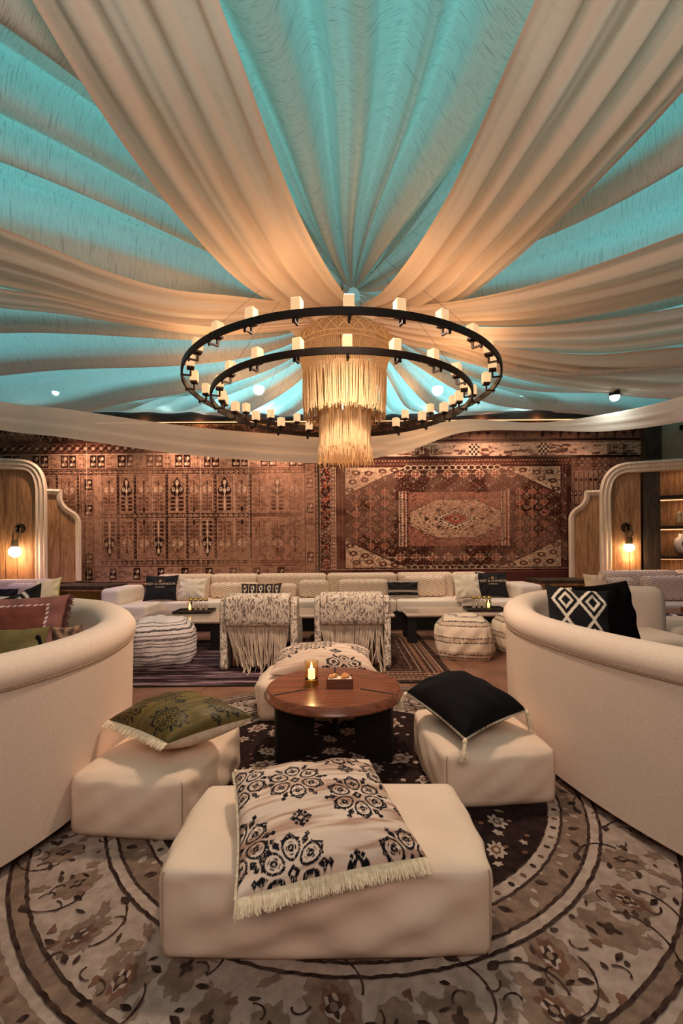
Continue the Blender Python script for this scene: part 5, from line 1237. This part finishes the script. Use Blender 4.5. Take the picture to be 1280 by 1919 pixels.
standing('geometric_pillow', 'black pillow with cream diamond lattice leaning in the right sofa', 1030, 1142, 1104, 2.84, .52, .15, MT['geo'], MT['pwhite'], lean=.14, rz=-.35, tilt=-.02, n=120, seed=25, paint=p_geo2)
standing('black_velvet_pillow', 'large plain black pillow leaning in the right sofa beside the lattice one', 1090, 1206, 1097, 3.22, .50, .20, MT['pblack2'], lean=.14, rz=.12, tilt=.02, n=50, seed=26, pinch=.05)

# ================================================================ BANQUETTE AT THE WALL
MT['zig'] = Mzig('wavy_weave', rgb(236, 214, 190), rgb(150, 118, 96), freq=30, amp=.016, wl=.10)
XL, XR, YS = -3.55, 2.45, 6.62
bq = thing('banquette', 'long cream wavy-weave banquette under the wall rugs', 'sofa', (-.5, 7.0, 0))
def cushion(px0, px1, z0, z1, y0, y1, name, mat, parent, r=.05, n=12):
    sub = MB(); x0, x1 = px0, px1; c = ((x0+x1)/2, (y0+y1)/2, (z0+z1)/2); h = ((x1-x0)/2, (y1-y0)/2, (z1-z0)/2); V = []; idx = {}; Fs = []
    for ax in range(3):
        o = [q for q in range(3) if q != ax]
        for sd in (0, n):
            for a in range(n):
                for b in range(n):
                    q = []
                    for da, db in ((0, 0), (1, 0), (1, 1), (0, 1)):
                        t = [0, 0, 0]; t[ax] = sd; t[o[0]] = a+da; t[o[1]] = b+db; t = tuple(t)
                        if t not in idx: idx[t] = len(V); V.append(t)
                        q.append(idx[t])
                    if (sd == 0) ^ (ax == 1): q = q[::-1]
                    Fs.append(q)
    p = np.array(V)/n*2-1; p = np.sign(p)*np.abs(p)**.6; rr = min(r, min(h)*.95); W = p*np.array(h); inn = np.clip(W, -(np.array(h)-rr), np.array(h)-rr); d = W-inn; L_ = np.linalg.norm(d, axis=1)[:, None]; on = L_[:, 0] > 1e-9
    W[on] = inn[on]+d[on]/L_[on]*rr; return link(name, fmesh(name, W+np.array(c), np.array(Fs), mat), parent)
seams_px = [296, 396, 482, 612, 744, 850, 912]
for a, b in zip(seams_px[:-1], seams_px[1:]):
    xa, xb = UY(a, 1075, 7.2)[0]+.004, UY(b, 1075, 7.2)[0]-.004; cushion(xa, xb, .42, .815, 7.12, 7.42, 'back_cushion', MT['zig'], bq, .06)
sx = [296, 368, 488, 612, 742, 860, 912]
for a, b in zip(sx[:-1], sx[1:]):
    xa, xb = UY(a, 1125, 6.6)[0]*1.02+.004, UY(b, 1125, 6.6)[0]*1.02-.004; cushion(xa, xb, .27, .455, YS-.02, 7.3, 'seat_cushion', MT['leather'], bq, .04)
MB().box((-.35, 7.05, .15), (2.35, .38, .15), bev=.01).build('plinth', MT['black'], bq)
cushion(-3.22, -2.62, .27, .46, 6.1, 7.0, 'side_seat', MT['leather'], bq, .04); cushion(-3.30, -3.02, .44, .68, 6.2, 7.0, 'side_bolster', MT['leather'], bq, .06)
cushion(2.05, 2.65, .27, .46, 6.38, 7.1, 'side_seat', MT['leather'], bq, .04); cushion(2.50, 2.85, .44, .68, 6.42, 7.1, 'side_bolster', MT['leather'], bq, .06)
MB().box((-2.95, 6.6, .13), (.27, .45, .13)).build('side_plinth', MT['black'], bq); MB().box((2.4, 6.80, .13), (.27, .38, .13)).build('side_plinth', MT['black'], bq)
for a, b, t_, lb in ((394, 486, 1092, 'loose wavy-weave back pillow behind the dark stitched lumbar pillow'), (487, 556, 1094, 'loose wavy-weave back pillow between the two fringed chairs, left one'), (560, 616, 1087, 'loose wavy-weave back pillow over the left half of the right fringed chair'), (634, 728, 1086, 'loose wavy-weave back pillow directly above the right fringed chair'), (757, 835, 1079, 'loose wavy-weave back pillow behind the black striped lumbar pillow')):
    A_, B_2 = UY(a, t_, 7.0), UY(b, t_, 7.0); rt = thing('loose_pillow', lb, 'pillow', ((A_[0]+B_2[0])/2, 7.0, .455)); cushion(A_[0], B_2[0], .458, A_[2], 6.93, 7.11, 'cushion_cover', MT['zig'], rt, .07)
def p_lum(U, V):
    c = np.ones(U.shape+(3,))*np.array(rgb(58, 44, 38)); W_ = rgb(226, 196, 150)
    for k in range(5):
        cu = .1+.2*k; q = ((U-cu)/.04)**2+((V-.38)/.20)**2; c[(q < 1) & (q > .35)] = rgb(236, 220, 200); c[(abs(U-cu) < .012) & (V > .55) & (V < .75)] = rgb(236, 220, 200); c[((U-cu)/.035)**2+((V-.82)/.10)**2 < 1] = rgb(236, 220, 200)
        c[abs(U-(cu-.1)) < .006] = W_
    return c
MT['lum'] = M('stitched_lumbar', (1, 1, 1), .9, paint=True)
def small_pillow(name, label, pxa, pxb, pyt, Y, zb, T, mat, back=None, **k): return standing(name, label, pxa, pxb, pyt, Y, zb, T, mat, back, **k)
small_pillow('lumbar_pillow', 'dark lumbar pillow with row of white stitched loops on the banquette', 449, 528, 1094, 6.80, .462, .11, MT['lum'], lean=.08, n=90, seed=31, paint=p_lum)
def p_str(U, V):
    c = np.ones(U.shape+(3,))*np.array(rgb(24, 19, 19)); pt = rgb(196, 178, 160)
    for a, b in ((0, .11), (.58, .70), (.88, 1)):
        m = (V >= a) & (V <= b); k = m & ((np.sin(U*150)*np.sin(V*90)) > -.1); c[k] = pt
    return c
small_pillow('lumbar_pillow', 'black lumbar pillow with white woven stripes on the banquette', 725, 786, 1089, 6.80, .462, .11, MT['lum'], lean=.08, n=90, seed=32, paint=p_str)
small_pillow('linen_pillow', 'white linen pillow beside the left black lettered pillow', 327, 384, 1084, 6.66, .462, .13, MT['pwhite'], lean=.14, rz=-.1, n=36, seed=33)
small_pillow('linen_pillow', 'white linen pillow overlapping the right black lettered pillow', 852, 905, 1076, 6.52, .462, .13, MT['pwhite'], lean=.14, rz=.12, n=36, seed=34)
def lettered(label, pxa, pxb, pyt, Y, seed, rz):
    r_, C_, N_, ft, bk = standing('lettered_pillow', label, pxa, pxb, pyt, Y, .462, .14, M('black_canvas', rgb(24, 21, 24), .9), lean=.16, rz=rz, n=36, seed=seed)
    nrm = N_ if N_[1] < 0 else -N_; c = sum(C_)/4; right = (C_[1]-C_[0]); W_ = np.linalg.norm(right); right /= W_; up = np.cross(nrm, right); up = up if up[2] > 0 else -up
    mat4 = Matrix([(right[0], up[0], nrm[0], 0), (right[1], up[1], nrm[1], 0), (right[2], up[2], nrm[2], 0), (0, 0, 0, 1)])
    def text(s, size, off, nm):
        cu = bpy.data.curves.new('t', 'FONT'); cu.body = s; cu.size = size; cu.align_x = 'CENTER'; cu.extrude = .0008; cu.resolution_u = 3; ob = bpy.data.objects.new('t', cu); COL.objects.link(ob)
        bpy.context.view_layer.update(); me = bpy.data.meshes.new_from_object(ob.evaluated_get(bpy.context.evaluated_depsgraph_get())); bpy.data.objects.remove(ob)
        p = c+nrm*(.0775)+up*off; me.transform(Matrix.Translation(Vector(p)) @ mat4); me.materials.clear(); me.materials.append(MT['lino']); link(nm, me, r_)
    text('MOËT & CHANDON', .047, .02, 'lettering'); text('CHAMPAGNE', .022, -.02, 'small_lettering')
    mb = MB()
    def q(x, y, w, h):
        b0 = c+nrm*.079+up*(.085+y)+right*x; V = [b0-right*w-up*h, b0+right*w-up*h, b0+right*w+up*h, b0-right*w+up*h]; mb.add(V, [(0, 1, 2, 3)])
    q(0, -.012, .020, .004); 
    for x in (-.016, -.006, .006, .016): q(x, .002, .003, .010); 
    q(0, .016, .003, .005); q(-.05, -.008, .014, .0012); q(.05, -.008, .014, .0012)
    mb.build('crown_emblem', M('gold_print', rgb(210, 160, 90), .5), r_)
lettered('black pillow with printed lettering and crown at the left end of the banquette', 268, 330, 1079, 6.62, 35, .12)
lettered('black pillow with printed lettering and crown at the right end of the banquette', 895, 954, 1073, 6.72, 36, -.05)

# corner cabinets with mesh fronts
def cabinet(label, x, y, w, d, h, rz, glow=False):
    root = thing('side_cabinet', label, 'cabinet', (x, y, 0), rz=0); R = Matrix.Rotation(rz, 3, 'Z')
    def b(name, c, hh, mat, bev=.004):
        p = R @ Vector(c)+Vector((x, y, 0)); return MB().box(p, hh, rz=rz, bev=bev).build(name, mat, root)
    b('cabinet_top', (0, 0, h-.02), (w/2+.02, d/2+.02, .022), MT['post']); b('carcass', (0, .02, h/2-.02), (w/2-.03, d/2-.04, h/2-.06), MT['black'])
    for sx_ in (-1, 1):
        b('stile', (sx_*(w/2-.02), -d/2+.02, h/2-.02), (.022, .022, h/2-.022), MT['oak']); b('side_panel', (sx_*(w/2-.01), .02, h/2-.02), (.012, d/2-.04, h/2-.025), MT['oak'])
    b('rail', (0, -d/2+.02, h-.065), (w/2-.04, .02, .02), MT['oak']); b('rail', (0, -d/2+.02, .06), (w/2-.04, .02, .03), MT['oak'])
    mb = MB()
    nb = int(w/.022)
    for k in range(nb): mb.box(R @ Vector((-w/2+.05+k*(w-.1)/nb, -d/2+.03, h/2-.02))+Vector((x, y, 0)), (.003, .002, h/2-.07), rz=rz)
    for k in range(int(h/.022)): mb.box(R @ Vector((0, -d/2+.031, .08+k*.022))+Vector((x, y, 0)), (w/2-.04, .002, .003), rz=rz) if .08+k*.022 < h-.08 else None
    o = mb.build('mesh_front', MT['brass'], root); o['kind'] = 'stuff'
    return root
cabinet('mesh-fronted corner cabinet at left between the left arched panel and banquette', -3.86, 6.90, .92, .50, .69, math.radians(-9))
cabinet('mesh-fronted corner cabinet at right between banquette and the right arched panel', 3.30, 6.93, .72, .50, .72, math.radians(0))
MB().box((3.3, 6.69, .668), (.30, .004, .003)).build('cabinet_light', MT['led'], COL.objects['side_cabinet.001'])

# booths by the arched panels
bt = thing('booth_sofa', 'wavy-weave booth sofa below the left arched panel', 'sofa', (-5.0, 6.6, 0))
for a, b in ((-5.60, -4.96), (-4.95, -4.13)): cushion(a, b, .42, .80, 6.42, 6.64, 'back_cushion', MT['zig'], bt, .06); cushion(a, b, .27, .455, 5.95, 6.6, 'seat_cushion', MT['leather'], bt, .04)
MB().box((-4.87, 6.28, .14), (.72, .30, .13)).build('plinth', MT['black'], bt)
bt = thing('booth_sofa', 'wavy-weave booth sofa below the right arched panel and niche', 'sofa', (4.7, 6.5, 0))
for a, b in ((3.72, 4.78), (4.79, 5.75)): cushion(a, b, .42, .865, 6.42, 6.66, 'back_cushion', MT['zig'], bt, .07); cushion(a, b, .27, .455, 5.98, 6.52, 'seat_cushion', MT['leather'], bt, .04)
MB().box((4.73, 6.33, .14), (.98, .3, .13)).build('plinth', MT['black'], bt)
COL.objects['side_cabinet.001'].location.x += 0
rt = thing('loose_pillow', 'loose wavy-weave back pillow in the right booth below the niche', 'pillow', (4.6, 6.3, .455)); cushion(UY(1212, 1081, 6.2)[0], UY(1300, 1081, 6.2)[0], .458, UY(1240, 1080, 6.2)[2], 6.2, 6.40, 'cushion_cover', MT['zig'], rt, .07)
rt = thing('loose_pillow', 'loose wavy-weave back pillow beside the tan one in the right booth', 'pillow', (3.9, 6.3, .455)); cushion(UY(1120, 1081, 6.2)[0], UY(1196, 1081, 6.2)[0], .458, UY(1240, 1083, 6.2)[2], 6.22, 6.41, 'cushion_cover', MT['zig'], rt, .07)
small_pillow('linen_pillow', 'tan linen pillow at the left end of the right booth', 1099, 1140, 1076, 6.1, .462, .12, M('tan_linen', rgb(214, 184, 146), .95, bump=.4, bscale=180), lean=.12, rz=-.2, n=30, seed=41)
small_pillow('linen_pillow', 'pale yellow linen pillow in the left booth near the corner cabinet', 63, 108, 1087, 6.1, .462, .13, M('yellow_linen', rgb(232, 212, 150), .95, bump=.4, bscale=180), lean=.14, rz=.35, tilt=.03, n=30, seed=42)
rt = thing('loose_pillow', 'loose lilac-lit back pillow in the left booth', 'pillow', (-4.5, 6.2, .455)); cushion(UY(8, 1095, 6.2)[0], UY(62, 1095, 6.2)[0], .458, UY(30, 1094, 6.2)[2], 6.2, 6.4, 'cushion_cover', MT['zig'], rt, .07)
small_pillow('lumbar_pillow', 'black tasselled lumbar pillow at the far left in the left booth', -20, 28, 1101, 5.95, .462, .11, MT['lum'], lean=.08, n=60, seed=43, paint=p_str)

# ================================================================ LOW TABLES
def low_table(label, x0, x1, y0, y1, h, legs):
    root = thing('low_table', label, 'table', ((x0+x1)/2, (y0+y1)/2, 0)); cx, cy = (x0+x1)/2, (y0+y1)/2
    MB().box((cx, cy, h-.024), ((x1-x0)/2, (y1-y0)/2, .024), bev=.018).build('stone_top', MT['stone'], root); MB().box((cx, cy, h-.068), ((x1-x0)/2-.14, (y1-y0)/2-.10, .020)).build('apron', MT['black'], root)
    for lx, ly in legs: MB().box((lx, ly, (h-.05)/2+.008), (.055, .055, (h-.05)/2-.008), bev=.004).build('leg', MT['black'], root)
    return root
low_table('pale stone low table at left behind the striped pouf', -2.55, -1.42, 5.28, 6.12, .395, [(-1.50, 5.42), (-1.50, 6.0), (-2.46, 5.42), (-2.46, 6.0)])
low_table('pale stone low table in the middle behind the fringed chairs', -.98, .66, 5.62, 6.25, .395, [(-.88, 5.76), (.55, 5.76), (-.88, 6.12), (.55, 6.12)])
low_table('pale stone low table at right behind the cream striped poufs', .80, 2.35, 5.64, 6.28, .395, [(.88, 5.76), (.88, 6.16), (2.25, 5.76), (2.25, 6.16)])
cp = MB(); 
def tray(label, px, py, w, d, rz):
    p = UZ(px, py, .397); t = thing('serving_tray', label, 'tray', (p[0], p[1], .396)); mb = MB(); 
    mb.box((p[0], p[1], .401), (w/2, d/2, .005), rz=rz)
    for (a, b, hx, hy) in ((0, -1, w/2, .006), (0, 1, w/2, .006), (-1, 0, .006, d/2), (1, 0, .006, d/2)):
        o = Matrix.Rotation(rz, 3, 'Z') @ Vector((a*w/2, b*d/2, 0)); mb.box((p[0]+o.x, p[1]+o.y, .412), (hx, hy, .014), rz=rz)
    mb.build('tray_body', MT['walnut_leg'], t); return p
glass_proto = [None]
def tumblers(pxs, pyb, Y, z, r, h, lab, grp, dark=False):
    for k, px in enumerate(pxs):
        a = UY(px, pyb, Y); root = thing('tall_glass', ('leftmost tall ', 'second from left tall ', 'third from left tall ', 'rightmost tall ')[k]+lab, 'glass', (a[0], Y, z), grp)
        if glass_proto[0] is None:
            me = MB().lathe([(0, 0), (r, 0), (r, h), (r*.92, h), (r*.90, .012), (0, .012)], (0, 0, 0), 20); o = me.build('glass_wall', MT['glass'], root, smooth=True, angle=30, world=False); o.location = (0, 0, 0)
            o2 = MB().lathe([(r*1.01, h*.80), (r*1.01, h*1.0), (r*.97, h*1.0), (r*.97, h*.8)], (0, 0, 0), 20).build('gilt_rim', MT['brass'], root, smooth=True, world=False); o3 = MB().lathe([(0, .012), (r*.86, .012), (r*.86, h*.5), (0, h*.5)], (0, 0, 0), 16).build('filling', MT['pwhite'], root, smooth=True, angle=40, world=False); glass_proto[0] = (o.data, o2.data, o3.data)
        else:
            for nm, me in zip(('glass_wall', 'gilt_rim', 'filling'), glass_proto[0]): o = bpy.data.objects.new(nm, me); COL.objects.link(o); o.parent = root
p = tray('dark tray holding four tall glasses on the left low table', 365, 1147, .46, .34, .05)
tumblers([357.5, 367, 376.5, 386], 1140, p[1]+.04, .407, .026, .165, 'gilt-rimmed glass on the left tray', 'glasses on the left tray')
lantern('candle_lantern', 'small lit candle lantern in front of the left glasses', p[0]-.03, p[1]-.10, .407, .032, .14, MT['smoked'], light=.9)
p = tray('dark tray holding four tall glasses on the right low table', 908, 1143, .48, .34, -.05)
tumblers([888, 898, 908, 917], 1130, p[1]+.05, .407, .026, .165, 'gilt-rimmed glass on the right tray', 'glasses on the right tray')
lantern('candle_lantern', 'small lit candle lantern in front of the right glasses', p[0]+.02, p[1]-.10, .407, .032, .14, MT['smoked'], light=.9)
p = tray('dark tray on the middle low table mostly hidden by the right fringed chair', 645, 1143, .42, .3, 0)
tumblers([632, 640, 649, 657], 1130, p[1]+.02, .407, .026, .165, 'gilt-rimmed glass behind the right fringed chair', 'glasses on the middle tray')
# right booth table
p = UZ(1272, 1144, .42); rt = thing('booth_table', 'round walnut table with dark pedestal at the right edge by the booth', 'table', (p[0], p[1], 0)); MB().lathe([(0, .39), (.28, .39), (.32, .41), (.31, .42), (0, .42)], (p[0], p[1], 0), 40).build('tabletop', MT['walnut'], rt, smooth=True, angle=30)
for k in range(3): MB().box((p[0]+.17*math.cos(k*2.1+.5), p[1]+.17*math.sin(k*2.1+.5), .195), (.09, .018, .195), rz=k*2.1+.5).build('leg', MT['black'], rt)
tag(MB().box((p[0]+.08, p[1]-.10, .445), (.09, .06, .025), bev=.004).box((p[0]+.08, p[1]-.10, .473), (.07, .045, .004)).build('small_box', MT['walnut']), 'small brown box with pale top on the table at the right edge', 'box')

# ================================================================ STRIPED POUFS
W1 = rgb(226, 210, 206); G1 = rgb(104, 90, 92); D1 = rgb(58, 46, 48)
st1 = [(0, W1), (.06, G1), (.075, W1), (.13, D1), (.16, W1), (.20, G1), (.215, W1), (.26, D1), (.275, W1), (.33, G1), (.375, W1), (.42, D1), (.43, W1), (.50, G1), (.52, W1), (.56, D1), (.575, W1), (.62, G1), (.665, W1), (.72, D1), (.74, W1), (.80, D1), (.83, W1), (.88, D1), (.895, W1), (.93, G1), (.945, W1)]
block('striped_pouf', 'white pouf with many dark stripes tilted beside the left sofa', 'pouf', -1.92, 4.84, .62, .60, .43, rz=.28, r=.10, mat=Mramp('many_stripes', 2, st1, 0, .52, .02, brk=.35), n=26, bulge=.05, top=.05, seed=11, z0=.019, seams=False, taper=.05)
W2 = rgb(228, 204, 180); T2 = rgb(190, 160, 138); K2 = rgb(52, 36, 32)
st2 = [(0, W2), (.09, K2), (.115, W2), (.16, T2), (.17, K2), (.19, T2), (.24, W2), (.42, K2), (.445, T2), (.52, K2), (.545, W2), (.76, K2), (.785, T2), (.84, K2), (.865, W2), (.93, K2), (.945, W2)]
mr_ = Mramp('banded_stripes', 2, st2, 0, .50, .012, brk=.9, base=W2, noise=46)
block('striped_pouf', 'cream pouf with pairs of dashed dark bands below the right low table', 'pouf', 1.36, 5.10, .56, .54, .41, rz=-.22, r=.09, mat=mr_, n=26, bulge=.05, top=.05, seed=12, z0=.0065, seams=False, taper=.05)
block('striped_pouf', 'cream dashed-band pouf half hidden behind the right sofa', 'pouf', 2.05, 5.25, .50, .50, .41, rz=.1, r=.09, mat=mr_, n=20, bulge=.05, top=.05, seed=13, z0=.0065, seams=False, taper=.05)
block('striped_pouf', 'lilac-lit striped pouf at the far right edge before the booth table', 'pouf', 3.86, 5.30, .26, .26, .38, rz=.3, r=.09, mat=COL.objects['striped_pouf'].children[0].data.materials[0], n=16, bulge=.05, top=.03, seed=14, z0=.0065, seams=False)

# ================================================================ FRINGED CHAIRS
MT['jac'] = Mjac('leaf_jacquard', rgb(214, 196, 178), rgb(118, 100, 90), 13)
MT['suede'] = M('suede_strip', rgb(214, 190, 168), .9, rgb(182, 158, 138), 14)
def chair(px0, px1, pyt, Y, label, sd):
    x0, x1 = UY(px0, pyt, Y)[0], UY(px1, pyt, Y)[0]; zt_ = UY(px0, pyt, Y)[2]; cx = (x0+x1)/2; w = (x1-x0)/2; root = thing('fringed_chair', label, 'chair', (cx, Y+.4, .019)); b0 = .019
    def xprism(name, poly, xa, xb, mat):
        n = len(poly); V = [(xa, y, z) for y, z in poly]+[(xb, y, z) for y, z in poly]; Fs = [(i, (i+1) % n, n+(i+1) % n, n+i) for i in range(n)]+[tuple(range(n))[::-1], tuple(n+i for i in range(n))]
        o = MB().add(V, Fs).build(name, mat, root, smooth=True, angle=40); md = o.modifiers.new('soft', 'BEVEL'); md.width = .018; md.segments = 3; md.limit_method = 'ANGLE'; md.angle_limit = .9; return o
    def arc(cy, cz, r, a0, a1, n=8): return [(cy+r*math.cos(a), cz+r*math.sin(a)) for a in np.linspace(a0, a1, n)]
    # scroll-topped back pad hanging over the frame
    pad = arc(Y+.10, zt_-.075, .075, pi/2, pi, 7)+[(Y+.005, zt_-.26)]+arc(Y+.055, zt_-.275, .045, pi, 1.7*pi, 6)+[(Y+.12, zt_-.20)]+arc(Y+.15, zt_-.075, .075, 0, pi/2, 6)
    xprism('back_pad', pad, cx-w+.055, cx+w-.075, MT['jac'])
    for s_, xa in ((-1, cx-w), (1, cx+w-.072)):
        wing = arc(Y+.14, zt_-.13, .09, pi/2, pi, 6)+[(Y+.045, b0+.06)]+arc(Y+.09, b0+.05, .05, pi, 1.5*pi, 4)+[(Y+.62, b0), (Y+.66, b0+.30), (Y+.60, .47), (Y+.34, .52), (Y+.27, zt_-.12)]+arc(Y+.2, zt_-.10, .06, 0, pi/2, 4)
        xprism('side_wing', wing, xa, xa+.07, MT['jac'])
    cushion(cx-w+.075, cx+w-.08, .25, .44, Y+.16, Y+.72, 'seat_cushion', MT['jac'], root, .06)
    xprism('inner_back', [(Y+.12, .42), (Y+.12, zt_-.22), (Y+.2, zt_-.12), (Y+.30, zt_-.1), (Y+.26, .42)], cx-w+.072, cx+w-.075, MT['jac'])
    MB().box((cx, Y+.40, .13), (w-.09, .24, .10), bev=.01).build('wood_base', M('red_wood', rgb(96, 44, 28), .5), root)
    V = []; Fs = []; n_ = 105; ztop = zt_-.30
    for k in range(n_):
        x = cx-w+.07+(2*w-.16)*(k+random.random())/n_; y = Y+.05+random.uniform(0, .03); drift = (cx+sd*.08-x)*random.uniform(.05, .45)+random.uniform(-.03, .03)+(.10 if sd < 0 and k > n_*.8 else 0)*random.random(); zl = max(b0+.004, random.choice((b0+.006, b0+.03, b0+.07, b0+.05))+random.uniform(0, .02)); seg = 8; b = len(V); wd = random.uniform(.0045, .008); tw = random.uniform(-.8, .8)
        for i in range(seg+1):
            q = i/seg; X = x+drift*q**1.5; Yq = y-.05*q**2*random.uniform(.8, 1.1)-(.20*max(q-.85, 0)/.15*random.uniform(.2, 1) if zl < b0+.02 else 0); Z = ztop+(zl-ztop)*min(q/.92, 1) if zl < b0+.02 else ztop+(zl-ztop)*q
            a = tw*q*3; dx, dy = wd*math.cos(a), wd*math.sin(a)*.6+.001; V += [(X-dx, Yq-dy, Z), (X+dx, Yq+dy, Z), (X+dx*.8+.0008, Yq+dy+.0015, Z), (X-dx*.8, Yq-dy+.0015, Z)]
        for i in range(seg):
            for j in range(4): Fs.append((b+i*4+j, b+i*4+(j+1) % 4, b+i*4+4+(j+1) % 4, b+i*4+4+j))
    o = link('long_fringe', fmesh('long_fringe', V, Fs, MT['suede'], smooth=False), root); o['kind'] = 'stuff'
    return root
chair(408, 556, 1115, 4.42, 'left leaf-patterned lounge chair seen from behind with long pale fringe', 1)
chair(588, 734, 1112, 4.44, 'right leaf-patterned lounge chair seen from behind with long grey fringe', -1)
